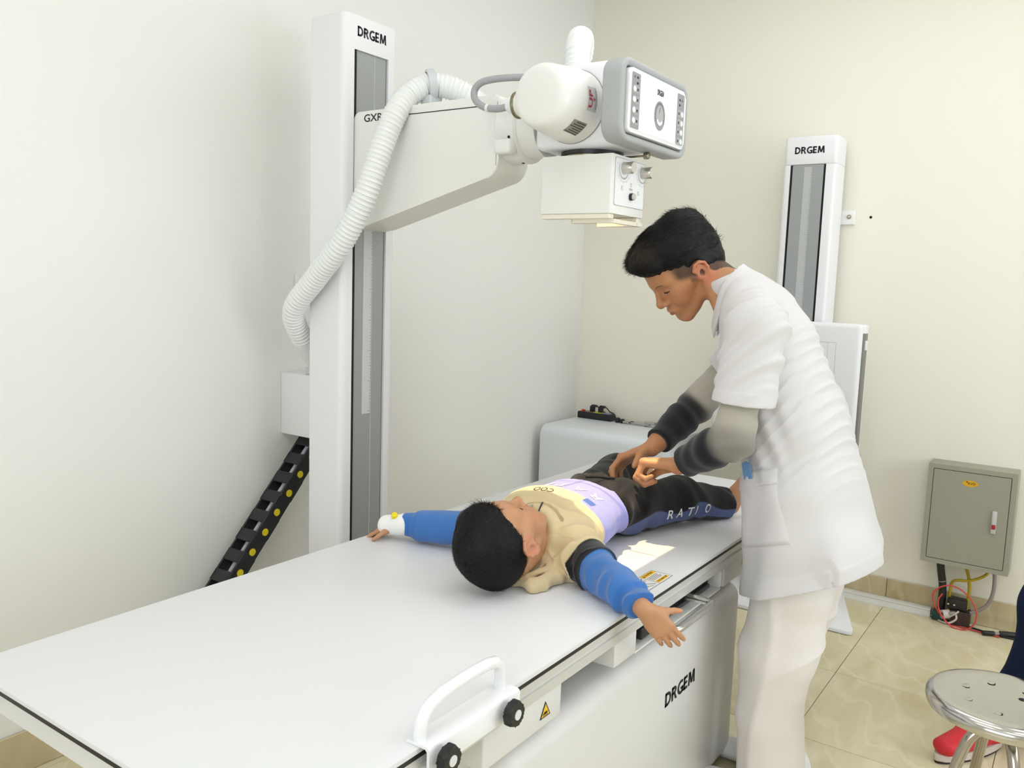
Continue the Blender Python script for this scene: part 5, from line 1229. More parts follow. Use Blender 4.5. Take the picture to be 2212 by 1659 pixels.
# turned cuffs and hem bands
def band_ring(name, centre, axis, rx, ry, h, xdir, m, parent, t=0.002, n=48):
    axis = np.array(axis, float); axis /= np.linalg.norm(axis); u = np.array(xdir, float); u -= axis*(u @ axis); u /= np.linalg.norm(u); v = np.cross(axis, u); c0 = np.array(centre, float)
    V, Fc = [], []
    for k in range(n):
        a = 2*PI*k/n; e = u*math.cos(a), v*math.sin(a)
        for (g, s_) in ((t, 0), (t, 1), (-t, 1), (-t, 0)): V.append(c0+e[0]*(rx+g)+e[1]*(ry+g)+axis*h*s_)
    for k in range(n):
        j = (k+1) % n
        for q in range(4): Fc.append((k*4+q, j*4+q, j*4+(q+1) % 4, k*4+(q+1) % 4))
    return raw(name, V, Fc, m, parent, 'all')
ax_n = np.array((0.0, 0.02, -1.0))
# collar: folded band round the neck, open at the throat
def collar(parent):
    n = 40; V, Fc = [], []
    c0 = np.array((1.642, 0.066, 1.402)); axis = np.array((-0.12, 0.42, 0.90)); axis /= np.linalg.norm(axis)
    fw = np.array((-0.25, 0.93, -0.25)); fw -= axis*(fw @ axis); fw /= np.linalg.norm(fw); sd = np.cross(fw, axis)
    for k in range(n+1):
        a = math.radians(-158+316*k/n); ca, sa = math.cos(a), math.sin(a)    # 0 = nape
        back = -fw*ca*0.060+sd*sa*0.066
        drop = max(0, -ca)**1.3*0.085+0.012*(1-ca)
        inner = c0+back*0.99-axis*drop+fw*max(0, -ca)*0.015
        hgt = 0.040-0.008*(1-ca)*0.5
        prof = [inner-axis*0.004, inner+axis*hgt*0.95, inner+back/np.linalg.norm(back)*0.004+axis*hgt, inner+back/np.linalg.norm(back)*0.012+axis*hgt*0.80, inner+back/np.linalg.norm(back)*0.020-axis*0.006, inner+back/np.linalg.norm(back)*0.015-axis*0.008, inner+back/np.linalg.norm(back)*0.006+axis*hgt*0.4]
        V += prof
    m_ = 7
    for k in range(n):
        for q in range(m_): Fc.append((k*m_+q, (k+1)*m_+q, (k+1)*m_+(q+1) % m_, k*m_+(q+1) % m_))
    Fc += [tuple(range(m_))[::-1], tuple(n*m_+q for q in range(m_))]
    return raw('collar', V, Fc, M_cloth, parent, 60)
collar(tunic)
# patch pocket on the near side
PR = Vector((0.81, -0.59, 0.0)); pr_ = Vector((-0.55, -0.75, 0.33)); pu_ = Vector((0.02, 0.06, 1.0))
Mp = frame_mat((1.545, -0.080, 0.724), pr_, pu_)
pk = drape_patch('pocket', Mp, (0.165, 0.190), M_cloth, tunic, bvh_t, PR, 0.0035)
Mp2 = frame_mat(Mp @ Vector((-0.001, 0.150, 0)), pr_, pu_)
drape_patch('pocket_band', Mp2, (0.167, 0.041), M_cloth, tunic, bvh_t, PR, 0.0060, 14, 5)
# ---- trousers
M_trous = mat('white_trouser_cotton', (230, 223, 219), rough=0.85, bump=0.12, bscale=700, spec=0.2, sheen=0.1)
Fp = Field((1.40, -0.42, 0.02), (1.90, 0.06, 0.98), 0.0036)
Fp.op(ecap(W0, (1.652, -0.175, 0.95), (1.652, -0.185, 0.84), (0.150, 0.105), (0.165, 0.118), (1, 0, 0)), 0.02)
for sx_, f_, fy in ((1.562, 1.0, 0.0), (1.742, 0.94, 0.045)):
    leg = [((sx_+0.006, -0.195, 0.84), (0.096, 0.104)), ((sx_, -0.190+fy*0.3, 0.62), (0.092, 0.104)), ((sx_-0.002, -0.165+fy*0.8, 0.44), (0.088, 0.102)), ((sx_-0.004, -0.158+fy, 0.26), (0.082, 0.088)), ((sx_-0.004, -0.172+fy, 0.06), (0.084, 0.094))]
    for (a, ra), (b, rb) in zip(leg, leg[1:]): Fp.op(ecap(W0, a, b, (ra[0]*f_, ra[1]*f_), (rb[0]*f_, rb[1]*f_), (1, 0, 0)), 0.02)
n5 = Noise(21, 14, 6)
def tfold(x, y, z):
    ph = 34*(0.5*(y+0.17)+0.75*(z-0.4))+3*n5(x, y, z*0.6); d1 = (1-2*np.abs(np.sin(ph*0.5))**0.7)*0.0075*sst(0.16, 0.3, z)*sst(0.75, 0.55, z)*sst(-0.10, -0.24, y)
    ph2 = 46*(y+0.17)+2.5*n5(x*0.5, y, z*0.4)+14*x
    return d1+0.0045*np.sin(ph2)*sst(0.75, 0.4, z)+0.003*n5(x, y, z)+0.0065*np.exp(-((y+0.150-0.02*np.sin(z*9))/0.016)**2)*sst(1.57, 1.50, x)
Fp.disp(Fp.lo, Fp.lo+Fp.h*Fp.n, tfold, 0.04)
Fp.op(halfspace((1.6, 0, 0.045), (0, 0, -1), Fp.lo, Fp.lo+Fp.h*Fp.n), 0, 'int')
Pp, Qp = Fp.mesh(); np_mesh('trousers', Pp, Qp, M_trous, tech)
# ---- long sleeves of the undershirt: pale grey turning black below the elbow
M_slv = tint_mat('knit_sleeve', rough=0.9, bump=0.1, bscale=800, spec=0.15, sheen=0.2)
def sleeve(S_, E_, W_, seed, start):
    lo = np.minimum(np.minimum(S_, E_), W_)-0.10; hi = np.maximum(np.maximum(S_, E_), W_)+0.10
    F = Field(lo, hi, 0.003); ns = Noise(seed, 40, 6)
    A = S_*(1-start)+E_*start; Wc = W_*0.90+E_*0.10
    F.op(cap(W0, A, E_, 0.046, 0.050), 0.02); F.op(cap(W0, E_, E_*0.55+Wc*0.45, 0.050, 0.047), 0.03); F.op(cap(W0, E_*0.55+Wc*0.45, Wc, 0.049, 0.041), 0.02)
    e1 = (E_-S_)/np.linalg.norm(E_-S_); e2 = (Wc-E_)/np.linalg.norm(Wc-E_)
    def wr(x, y, z):
        t2 = (x-E_[0])*e2[0]+(y-E_[1])*e2[1]+(z-E_[2])*e2[2]; t1 = (x-E_[0])*e1[0]+(y-E_[1])*e1[1]+(z-E_[2])*e1[2]
        return 0.003*np.sin(95*t1+3*ns(x, y, z))*sst(-0.12, -0.02, t1)*sst(0.03, -0.01, t2)+0.0022*ns(x, y, z)+0.0016*np.sin(110*t2+3*ns(x, y, z))*sst(0, 0.03, t2)
    F.disp(lo, hi, wr)
    F.op(halfspace(Wc, e2, F.lo, F.lo+F.h*F.n), 0, 'int')
    P, Q = F.mesh()
    L1, L2 = np.linalg.norm(E_-S_), np.linalg.norm(Wc-E_)
    t1 = np.clip(((P-S_) @ e1)/L1, 0, 1); t2 = np.clip(((P-E_) @ e2)/L2, 0, 1)
    D1 = np.linalg.norm(P-(S_+t1[:, None]*(E_-S_)), axis=1); D2 = np.linalg.norm(P-(E_+t2[:, None]*(Wc-E_)), axis=1)
    wgt = sst(-0.012, 0.012, D1-D2); s_ = (1-wgt)*(-(1-t1)*L1)+wgt*t2*L2
    g = sst(-0.055, 0.060, s_)
    c = mixc(np.tile(lin((178, 172, 160)), (len(P), 1)), lin((17, 19, 26)), g)
    return np_mesh('undershirt_sleeve', P, Q, M_slv, tech, c)
sleeve(SH_N, EL_N, WR_N, 31, 0.52); sleeve(SH_F, EL_F, WR_F, 32, 0.42)
# ring on the near hand, shoes
M_shoe = mat('white_shoe', (226, 226, 224), rough=0.5)
for sx_, fy in ((1.560, 0), (1.742, 0.0)):
    F = Field((sx_-0.07, -0.30, -0.01), (sx_+0.07, 0.06, 0.11), 0.004)
    F.op(ecap(W0, (sx_, -0.215, 0.045), (sx_, -0.10, 0.040), (0.041, 0.044), (0.045, 0.036), (1, 0, 0)), 0.02); F.op(ecap(W0, (sx_, -0.10, 0.035), (sx_, 0.0, 0.030), (0.045, 0.034), (0.040, 0.028), (1, 0, 0)), 0.02); F.op(cap(W0, (sx_, -0.20, 0.05), (sx_, -0.19, 0.09), 0.042, 0.04), 0.02)
    F.op(halfspace((0, 0, 0.001), (0, 0, -1), F.lo, F.lo+F.h*F.n), 0, 'int')
    P, Q = F.mesh(); P[:, 1] += 0.03 if sx_ > 1.7 else 0.0; np_mesh('shoe', P, Q, M_shoe, tech)
# name badge clipped at the chest
bh = bvh_t.ray_cast(Vector((1.40, 0.30, 1.183)), Vector((0.55, -0.82, 0)).normalized())
bp_ = bh[0] if bh[0] is not None else Vector((1.60, 0.08, 1.183))
bdg = bx('badge', bp_.x-0.008, bp_.x+0.008, bp_.y-0.001, bp_.y+0.004, bp_.z-0.010, bp_.z+0.010, mat('orange_badge', (226, 150, 30), rough=0.5), tunic, 0.001)
obj('badge_strap', box(B(), bp_.x-0.002, bp_.x+0.002, bp_.y-0.001, bp_.y+0.002, bp_.z-0.03, bp_.z-0.009, 0.0005, 1), mat('orange_strap', (196, 110, 40), rough=0.6), tunic)
# folded face mask in the pocket
mk = thing('face_mask', 'blue disposable face mask with white loop peeking from tunic pocket', 'face mask', (1.52, -0.10, 0.90))
mo = Mp @ Vector((0.066, 0.172, 0)); bh = bvh_t.ray_cast(mo-PR*0.3, PR); mo = (bh[0] if bh[0] is not None else mo)-PR*0.004
Mm = frame_mat(mo, pr_, pu_)
obj('mask_fold', prism(B(), [(0, 0), (0.034, 0), (0.034, 0.036), (0.028, 0.044), (0.006, 0.046), (0, 0.04)], 0.003, Mm), mat('mask_blue', (112, 158, 204), rough=0.8), mk)
tube('ear_loop', [Mm @ Vector(p) for p in ((0.026, 0.030, -0.002), (0.020, 0.046, -0.004), (0.010, 0.051, -0.005), (0.0, 0.047, -0.005), (-0.006, 0.036, -0.005), (-0.004, 0.022, -0.003))], 0.0016, mat('loop_white', (244, 244, 242), rough=0.7), mk, n=6)
# ================================================================ the boy lying on the table
boy = thing('person', 'small boy in tan, lavender and blue sweatshirt lying on the table', 'person', (1.3, 0.33, TZ))
SKIN_B = (190, 140, 104)
HB = Fr((0.932, 0.290, 0.799), np.array([[-0.1211, -0.9681, 0.2191], [0.3286, 0.1692, 0.9292], [-0.9367, 0.1846, 0.2977]]), 0.935)
Fb = Field((0.78, -0.13, 0.60), (2.04, 0.84, 0.95), 0.0026)
sculpt_head(Fb, HB, child=True)
Fb.op(cap(W0, HB.w((0, -0.03, -0.03)), (1.09, 0.315, 0.772), 0.043, 0.05), 0.02)
for (a, b, r0, r1) in (((1.10, 0.315, 0.775), (1.25, 0.34, 0.785), (0.115, 0.060), (0.115, 0.068)), ((1.25, 0.34, 0.785), (1.42, 0.345, 0.778), (0.110, 0.062), (0.090, 0.050)), ((1.42, 0.345, 0.774), (1.53, 0.34, 0.768), (0.090, 0.048), (0.095, 0.05))):
    Fb.op(ecap(W0, a, b, r0, r1, (0, 1, 0)), 0.03)
S1, E1, W1 = np.array((1.120, 0.235, 0.762)), np.array((1.028, 0.078, 0.747)), np.array((0.934, -0.056, 0.735))
S2, E2, W2 = np.array((1.115, 0.425, 0.765)), np.array((1.085, 0.575, 0.747)), np.array((1.040, 0.715, 0.744))
for S_, E_, W_ in ((S1, E1, W1), (S2, E2, W2)): chain(Fb, W0, [S_, E_, W_], [0.036, 0.028, 0.020], 0.015)
d1 = np.array((0.42, -0.36, -0.66)); n1 = np.array((0.72, 0.66, 0.0))
HB1 = sculpt_hand(Fb, W1+np.array((0.004, -0.008, -0.004)), d1, n1, (1, 0, 0.4), 0.68, ((0.05, 0.28, 0.2), (0.10, 0.32, 0.22), (0.14, 0.34, 0.22), (0.18, 0.34, 0.22)), tdir=(0.66, 0.70, 0.25), tcurl=0.1, spread=0.035, k=0.004)
d2 = np.array((-0.20, 0.85, -0.38)); n2 = np.array((0, -0.4, -1.0))
sculpt_hand(Fb, W2+np.array((-0.002, 0.008, -0.004)), d2, n2, (-1, 0, 0), 0.62, ((0.15, 0.25, 0.2),)*4, tdir=(0.6, 0.7, 0.2), tcurl=0.1, spread=0.05, k=0.004)
LN = [np.array((1.52, 0.280, 0.768)), np.array((1.690, 0.205, 0.776)), np.array((1.880, 0.112, 0.736))]
LF = [np.array((1.52, 0.400, 0.775)), np.array((1.745, 0.442, 0.800)), np.array((1.945, 0.448, 0.740))]
for Lg in (LN, LF):
    chain(Fb, W0, Lg, [0.055, 0.040, 0.027], 0.02)
    e = Lg[2]-Lg[1]; e /= np.linalg.norm(e)
    chain(Fb, W0, [Lg[2]+e*0.005, Lg[2]+e*0.03+np.array((0, 0, 0.035)), Lg[2]+e*0.05+np.array((0, 0, 0.075))], [0.028, 0.026, 0.018], 0.015)
P, Q = Fb.mesh()
c = head_tint(P, HB, SKIN_B, (168, 98, 88), (206, 128, 100))
np_mesh('body', P, Q, M_skin, boy, c)
for s in (-1, 1):
    face_line('eyelash', [(0.019, 0.09, 0.004), (0.027, 0.092, 0.002), (0.036, 0.092, 0.0025), (0.046, 0.085, 0.006)], 0.0018, M_lash, HB, Fb, boy, s)
    face_line('eyebrow', [(0.014, 0.1, 0.030), (0.027, 0.1, 0.0345), (0.040, 0.09, 0.035), (0.050, 0.08, 0.031)], 0.0014, mat('faint_brow', (120, 84, 62), rough=0.8), HB, Fb, boy, s, -0.0008)
del Fb
# hair
hc = HB.w((0, -0.02, 0.05)); Fh = Field(hc-0.17, hc+0.17, 0.0026)
Fh.op(ell(HB, (0, -0.012, 0.046), (0.0775, 0.099, 0.092)), 0.01); Fh.op(ell(HB, (0, -0.008, 0.080), (0.075, 0.084, 0.080)), 0.02); Fh.op(ell(HB, (0, 0.036, 0.104), (0.056, 0.050, 0.038)), 0.02)
Fh.disp(Fh.lo, Fh.lo+Fh.h*Fh.n, lambda x, y, z: 0.0022*nz1(x, y, z)+0.0008*nz2(x, y, z))
for s in (-1, 1): Fh.op(ell(HB, (s*0.084, -0.004, 0.000), (0.018, 0.026, 0.036)), 0.006, 'sub'); Fh.op(ell(HB, (s*0.078, 0.050, 0.030), (0.024, 0.030, 0.026)), 0.008, 'sub')
Fh.op(ell(HB, (0, 0.122, 0.050), (0.070, 0.064, 0.066)), 0.006, 'sub')
ncb = -(np.array((0, -0.74, 1.0)) @ HB.R); ncb /= np.linalg.norm(ncb); pcb = HB.w((0, 0, 0.016))
Fh.op((Fh.lo, Fh.lo+Fh.h*Fh.n, lambda x, y, z: (x-pcb[0])*ncb[0]+(y-pcb[1])*ncb[1]+(z-pcb[2])*ncb[2]+0.007*nzc(x, y, z)), 0.004, 'int')
Fh.op(halfspace((0, 0, TZ+0.002), (0, 0, -1), Fh.lo, Fh.lo+Fh.h*Fh.n), 0.0, 'int')
Ph, Qh = Fh.mesh()
def comb_b(P):
    L = HB.lp(P); d = np.stack([L[:, 0]*3, L[:, 1]*3+0.25, -0.25+0*L[:, 2]], 1); return d @ HB.R
sp, sn = surf_samples(Ph, Qh, 15000, lambda C_: (HB.lp(C_)[:, 2] > 0.028+0.72*HB.lp(C_)[:, 1]) & (C_[:, 2] > TZ+0.012), 15)
SV, SQ = strands(sp, sn, comb_b, 0.026, 0.0008, 0.20, 16, jitter=0.28, curve=0.3)
SV[:, 2] = np.maximum(SV[:, 2], TZ+0.001)
PQ = merge((Ph, Qh), (SV, SQ)); np_mesh('hair', PQ[0], PQ[1], M_hair, boy)
# ---- sweatshirt
Fs = Field((0.88, -0.09, 0.698), (1.50, 0.74, 0.90), 0.0022)
for (a, b, r0, r1) in (((1.125, 0.322, 0.772), (1.22, 0.350, 0.782), (0.150, 0.072), (0.146, 0.080)), ((1.22, 0.350, 0.782), (1.405, 0.362, 0.780), (0.146, 0.080), (0.148, 0.080))):
    Fs.op(ecap(W0, a, b, r0, r1, (0, 1, 0)), 0.03)
for S_, E_, W_ in ((S1, E1, W1), (S2, E2, W2)):
    Wc = W_*0.94+E_*0.06
    Fs.op(cap(W0, S_*0.75+np.array((1.17, 0.33, 0.775))*0.25, S_*0.45+E_*0.55, 0.068, 0.050), 0.03)
    Fs.op(cap(W0, S_*0.45+E_*0.55, E_*0.42+W_*0.58, 0.047, 0.040), 0.02); Fs.op(cap(W0, E_*0.4+W_*0.6, Wc, 0.0335, 0.029), 0.003)
ns1, ns2, ns3 = Noise(41, 28, 6), Noise(42, 60, 6), Noise(44, 55, 5)
def sw(x, y, z):
    d = 0.0045*ns1(x, y, z)+0.0022*ns2(x, y, z)
    ph = 150*(0.7*x+0.5*y)+4*ns1(x, y, z); d = d+0.0058*(1-2*np.abs(np.sin(ph*0.5))**0.7)*sst(1.22, 1.12, x)*sst(0.34, 0.26, y)*sst(0.08, 0.14, y)
    ph = 120*(x-0.35*y)+4*ns1(x, y, z); d = d+0.0042*(1-2*np.abs(np.sin(ph*0.5))**0.7)*sst(1.28, 1.36, x)*sst(0.32, 0.24, y)
    d = d+0.0035*(sst(1.240, 1.234, x)*sst(1.16, 1.17, x)*sst(0.262, 0.270, y)*sst(0.475, 0.465, y)*(z > 0.80))   # raised flap
    hz = sst(1.10, 1.03, x)*sst(0.31, 0.27, y)*sst(0.80, 0.77, z); rd = 1-np.abs(ns3(x, y, z))*3.0; d = d+0.0075*np.clip(rd, -0.6, 1)*hz
    return d
Fs.disp(Fs.lo, Fs.lo+Fs.h*Fs.n, sw)
# black bands stand a little proud of the blue forearm sleeves; the hem is rolled under
for S_, E_, W_ in ((S1, E1, W1), (S2, E2, W2)):
    pb = S_*0.30+E_*0.70; e = (E_-S_)/np.linalg.norm(E_-S_)
    lo, hi, f = cap(W0, pb-e*0.035, pb+e*0.004, 0.0535, 0.0525)
    g = lambda x, y, z, f=f, pb=pb, e=e: np.maximum(np.maximum(f(x, y, z), ((x-pb[0])*e[0]+(y-pb[1])*e[1]+(z-pb[2])*e[2])-0.012), -((x-pb[0])*e[0]+(y-pb[1])*e[1]+(z-pb[2])*e[2])-0.035)
    Fs.op((lo, hi, g), 0.002)
for S_, E_, W_ in ((S1, E1, W1), (S2, E2, W2)):
    Wc = W_*0.95+E_*0.05; e = (W_-E_)/np.linalg.norm(W_-E_); lo, hi, f = cap(W0, Wc, Wc+e*0.08, 0.05)
    Fs.op((lo, hi, lambda x, y, z, f=f, e=e, p=Wc: np.maximum(f(x, y, z), -((x-p[0])*e[0]+(y-p[1])*e[1]+(z-p[2])*e[2]))), 0.0, 'sub')
# crumpled hood beside the neck, stand collar
hood = [np.array((0.968, 0.300, 0.712)), np.array((0.940, 0.222, 0.711)), np.array((1.020, 0.203, 0.716)), np.array((1.090, 0.215, 0.728))]
for a, b in zip(hood, hood[1:]): Fs.op(cap(W0, a, b, 0.0105, 0.012), 0.012)
Fs.op(ell(W0, (1.015, 0.262, 0.716), (0.072, 0.056, 0.017)), 0.014); Fs.op(cap(W0, (1.00, 0.245, 0.728), (1.085, 0.235, 0.755), 0.015, 0.022), 0.016)
Fs.op(cap(W0, (0.965, 0.262, 0.722), (1.03, 0.225, 0.735), 0.010, 0.012), 0.010)
Fs.op(cap(W0, (0.985, 0.290, 0.722), (0.990, 0.215, 0.716), 0.004), 0.010, 'sub'); Fs.op(cap(W0, (1.030, 0.262, 0.742), (1.055, 0.218, 0.735), 0.005), 0.010, 'sub')
Fs.disp((0.9, 0.17, 0.69), (1.10, 0.33, 0.80), lambda x, y, z: 0.0085*np.clip(1-np.abs(ns3(x, y, z))*3.0, -0.7, 1)*sst(1.10, 1.03, x)*sst(0.32, 0.28, y))
cc = np.array((1.068, 0.312, 0.785)); 
for k in range(18):
    a0, a1 = 2*PI*k/18, 2*PI*(k+1)/18
    pt = lambda a: cc+np.array((0.022*math.sin(a)-0.006, 0.062*math.cos(a), 0.058*math.sin(a)))
    Fs.op(cap(W0, pt(a0), pt(a1), 0.0145), 0.010); Fs.op(cap(W0, pt(a0)+np.array((0.03, 0, -0.004)), pt(a1)+np.array((0.03, 0, -0.004)), 0.018), 0.02)
for k in range(18):
    a0, a1 = 2*PI*k/18, 2*PI*(k+1)/18
    pt = lambda a: cc+np.array((0.024*math.sin(a)+0.016, 0.078*math.cos(a), 0.073*math.sin(a)))
    Fs.op(cap(W0, pt(a0), pt(a1), 0.0035), 0.008, 'sub')
for a, b, r in (((0.955, 0.285, 0.728), (1.02, 0.235, 0.738), 0.004), ((0.97, 0.235, 0.724), (1.04, 0.212, 0.728), 0.004), ((1.06, 0.205, 0.735), (1.10, 0.165, 0.775), 0.004), ((1.04, 0.27, 0.752), (1.075, 0.235, 0.775), 0.005)): Fs.op(cap(W0, a, b, r), 0.009, 'sub')
for a, b, r in (((0.950, 0.262, 0.724), (1.03, 0.216, 0.738), 0.006), ((1.03, 0.255, 0.752), (1.09, 0.205, 0.775), 0.007)): Fs.op(cap(W0, a, b, r), 0.008)
Fs.op(cap(W0, (0.98, 0.300, 0.79), (1.10, 0.315, 0.79), 0.046, 0.044), 0.006, 'sub')
# straight hem at the waist
hemn = np.array((1.0, -0.10, 0.10)); Fs.op(halfspace((1.405, 0.36, 0.80), hemn, np.array((1.25, 0.1, 0.6)), np.array((1.6, 0.7, 1.0))), 0, 'int')
Fs.op(halfspace((0, 0, TZ+0.0015), (0, 0, -1), Fs.lo, np.array((1.6, 0.9, 0.9))), 0, 'int') if False else None
zk = Fs.ax[2][None, None, :]; yk = Fs.ax[1][None, :, None]
Fs.a = np.maximum(Fs.a, np.where(yk > 0.0, (TZ+0.0015)-zk, -1.0).astype(np.float32)*np.ones_like(Fs.a))
P, Q = Fs.mesh()
TAN, LAV, BLU, BLK, CUF = lin((212, 192, 150)), lin((148, 150, 212)), lin((62, 114, 182)), lin((16, 16, 18)), lin((50, 106, 178))
c = np.tile(TAN, (len(P), 1))
edge = 1.205-0.010*sst(0.30, 0.22, P[:, 1])+0.012*sst(0.5, 0.42, P[:, 1])
flap = (P[:, 0] < 1.238) & (P[:, 1] > 0.262) & (P[:, 1] < 0.478) & (P[:, 2] > 0.80)
c = mixc(c, LAV, sst(-0.0012, 0.0012, P[:, 0]-edge)*(1-sst(1.2392, 1.2368, P[:, 0])*sst(0.2608, 0.2632, P[:, 1])*sst(0.479, 0.477, P[:, 1])*(P[:, 2] > 0.80)))
c = mixc(c, lin((60, 96, 170)), ((P[:, 0] > 1.222) & (P[:, 0] < 1.247) & (P[:, 1] > 0.235) & (P[:, 1] < 0.262)).astype(float))
for S_, E_, W_ in ((S1, E1, W1), (S2, E2, W2)):
    e = (E_-S_)/np.linalg.norm(E_-S_); e2 = (W_-E_)/np.linalg.norm(W_-E_); pb = S_*0.30+E_*0.70
    near = (np.abs(P[:, 1]-0.33) > 0.10)*((P[:, 1]-0.33)*np.sign(S_[1]-0.33) > 0)
    dse = np.minimum(*[np.linalg.norm(P-(A_+np.clip(((P-A_) @ (B_-A_))/((B_-A_) @ (B_-A_)), 0, 1)[:, None]*(B_-A_)), axis=1) for A_, B_ in ((S_, E_), (E_, W_))]); near = near & (dse < 0.064)
    t = (P-pb) @ e
    c = mixc(c, BLK, sst(-0.0352, -0.0328, t)*near); c = mixc(c, BLU, sst(0.0115, 0.0138, t)*near)
    pc_ = E_*0.4+W_*0.6; c = mixc(c, CUF, sst(0.003, 0.0052, (P-pc_) @ e2)*near)
M_fleece = tint_mat('sweatshirt_cotton', rough=0.9, bump=0.10, bscale=900, spec=0.15, sheen=0.25)
shirt = np_mesh('sweatshirt', P, Q, M_fleece, boy, c)
bvs = bvh_of(P, Q)
M_wprint = mat('white_print', (240, 238, 236), rough=0.7)
for k, ch_ in enumerate('RATIO'):
    drape_text('lettering', ch_, frame_mat((1.318, 0.252+0.050*k, 0.95), (0, 1, 0), (-1, 0, 0)), 0.030 if ch_ != 'I' else 0.008, 0.044, M_wprint, shirt, bvs, (0, 0, -1), 0.0012, 0.012)
drape_text('lettering', 'COO', frame_mat((1.205, 0.335, 0.95), (0, 1, 0), (-1, 0, 0)), 0.060, 0.017, M_ink, shirt, bvs, (0, 0, -1), 0.0012)
# zip and its puller at the throat
tube('zip_tape', [(1.063, 0.295, 0.846), (1.085, 0.300, 0.862), (1.094, 0.302, 0.866)], 0.0022, M_black, shirt, n=8)
obj('zip_puller', prism(B(), rrect(0.020, 0.007, 0.002, 3), 0.002, frame_mat((1.068, 0.322, 0.856), (0.9, -0.2, 0.35), (0.2, 0.95, 0.1))), M_chrome, shirt)
# ---- trousers
Fp = Field((1.36, 0.02, 0.698), (1.96, 0.56, 0.90), 0.0028)
Fp.op(ecap(W0, (1.405, 0.360, 0.779), (1.50, 0.345, 0.775), (0.134, 0.069), (0.130, 0.076), (0, 1, 0)), 0.02)
LNc = [LN[0], LN[1], LN[2]*0.93+LN[1]*0.07]; LFc = [LF[0], LF[1], LF[2]*0.86+LF[1]*0.14]
for Lg in (LNc, LFc): chain(Fp, W0, Lg, [0.078, 0.062, 0.045], 0.03)
Fp.op(cap(W0, LNc[2]-(LNc[2]-LNc[1])*0.25, LNc[2], 0.050, 0.046), 0.01)
np1 = Noise(51, 40, 6)
def pf(x, y, z):
    ph = 90*(x+0.2*y)+4*np1(x, y, z); return 0.004*np1(x, y, z)+0.0035*np.sin(ph)*sst(1.60, 1.75, x)+0.0045*np.sin(85*(0.6*x-0.8*y)+3*np1(x, y, z))*sst(1.60, 1.50, x)
Fp.disp(Fp.lo, Fp.lo+Fp.h*Fp.n, pf)
for Lg in (LNc, LFc):
    e = Lg[2]-Lg[1]; e /= np.linalg.norm(e); lo, hi, f = cap(W0, Lg[2], Lg[2]+e*0.1, 0.07)
    Fp.op((lo, hi, lambda x, y, z, f=f, e=e, p=Lg[2]: np.maximum(f(x, y, z), -((x-p[0])*e[0]+(y-p[1])*e[1]+(z-p[2])*e[2]))), 0.0, 'sub')
Fp.a = np.maximum(Fp.a, ((TZ+0.0015)-Fp.ax[2][None, None, :])*np.ones_like(Fp.a))
P, Q = Fp.mesh()
c = np.tile(lin((15, 14, 16)), (len(P), 1))
ax_ = np.where((P[:, 0] < LN[1][0])[:, None], LN[0]+(LN[1]-LN[0])*np.clip((P[:, 0:1]-LN[0][0])/(LN[1][0]-LN[0][0]), -0.7, 1), LN[1]+(LN[2]-LN[1])*np.clip((P[:, 0:1]-LN[1][0])/(LN[2][0]-LN[1][0]), 0, 1))
rel = P-ax_; ang = np.degrees(np.arctan2(rel[:, 2], -rel[:, 1]))
st_ = sst(-0.018, -0.022, rel[:, 1])*sst(2.0, -2.0, ang-(-6+9*np.sin(P[:, 0]*34)))*sst(-46, -42, ang)*(P[:, 1] < 0.33)*(P[:, 0] > 1.425)
c = mixc(c, lin((82, 94, 138)), st_)
M_fl2 = tint_mat('trouser_cotton', rough=0.92, bump=0.08, bscale=900, spec=0.12, sheen=0.15)
tro = np_mesh('trousers', P, Q, M_fl2, boy, c)
bvp = bvh_of(P, Q)
for k, ch_ in enumerate('RATIO'):
    x0 = 1.515+0.036*k; yy = 0.20-0.30*(x0-1.5)
    drape_text('lettering', ch_, frame_mat((x0, yy-0.2, 0.740), (0.93, -0.34, 0), (0, 0, 1)), 0.024 if ch_ != 'I' else 0.006, 0.028, M_wprint, tro, bvp, (0.30, 0.90, 0.0), 0.0014, 0.010)
# drawstring bow at the waist
tube('drawstring', [(1.425, 0.37, 0.862), (1.45, 0.345, 0.862), (1.47, 0.33, 0.858), (1.50, 0.318, 0.853)], 0.004, mat('dark_cord', (32, 28, 27), rough=0.9), tro, n=8)
# bandage with cannula cap on the far hand
bc_ = W2+np.array((-0.008, 0.020, -0.004)); Fz = Field(bc_-0.06, bc_+0.06, 0.0024); nz5 = Noise(61, 130, 8)
Fz.op(cap(W0, W2+np.array((0, -0.012, 0)), W2+np.array((-0.012, 0.040, -0.010)), 0.030, 0.027), 0.01); Fz.disp(Fz.lo, Fz.lo+Fz.h*Fz.n, lambda x, y, z: 0.0028*nz5(x, y, z))
Fz.a = np.maximum(Fz.a, ((TZ+0.001)-Fz.ax[2][None, None, :])*np.ones_like(Fz.a))
P, Q = Fz.mesh(); np_mesh('bandage', P, Q, mat('gauze_white', (240, 240, 236), rough=0.95), boy)
obj('cannula_cap', lathe(B(), [(0, 0.008), (0.0075, 0.007), (0.009, 0.002), (0.009, -0.004), (0, -0.004)], axis_mat(tuple(bc_+np.array((-0.012, -0.012, 0.028))), (-0.5, -0.4, 0.8)), 18, cap=False), mat('yellow_cap', (240, 214, 20), rough=0.4), boy)
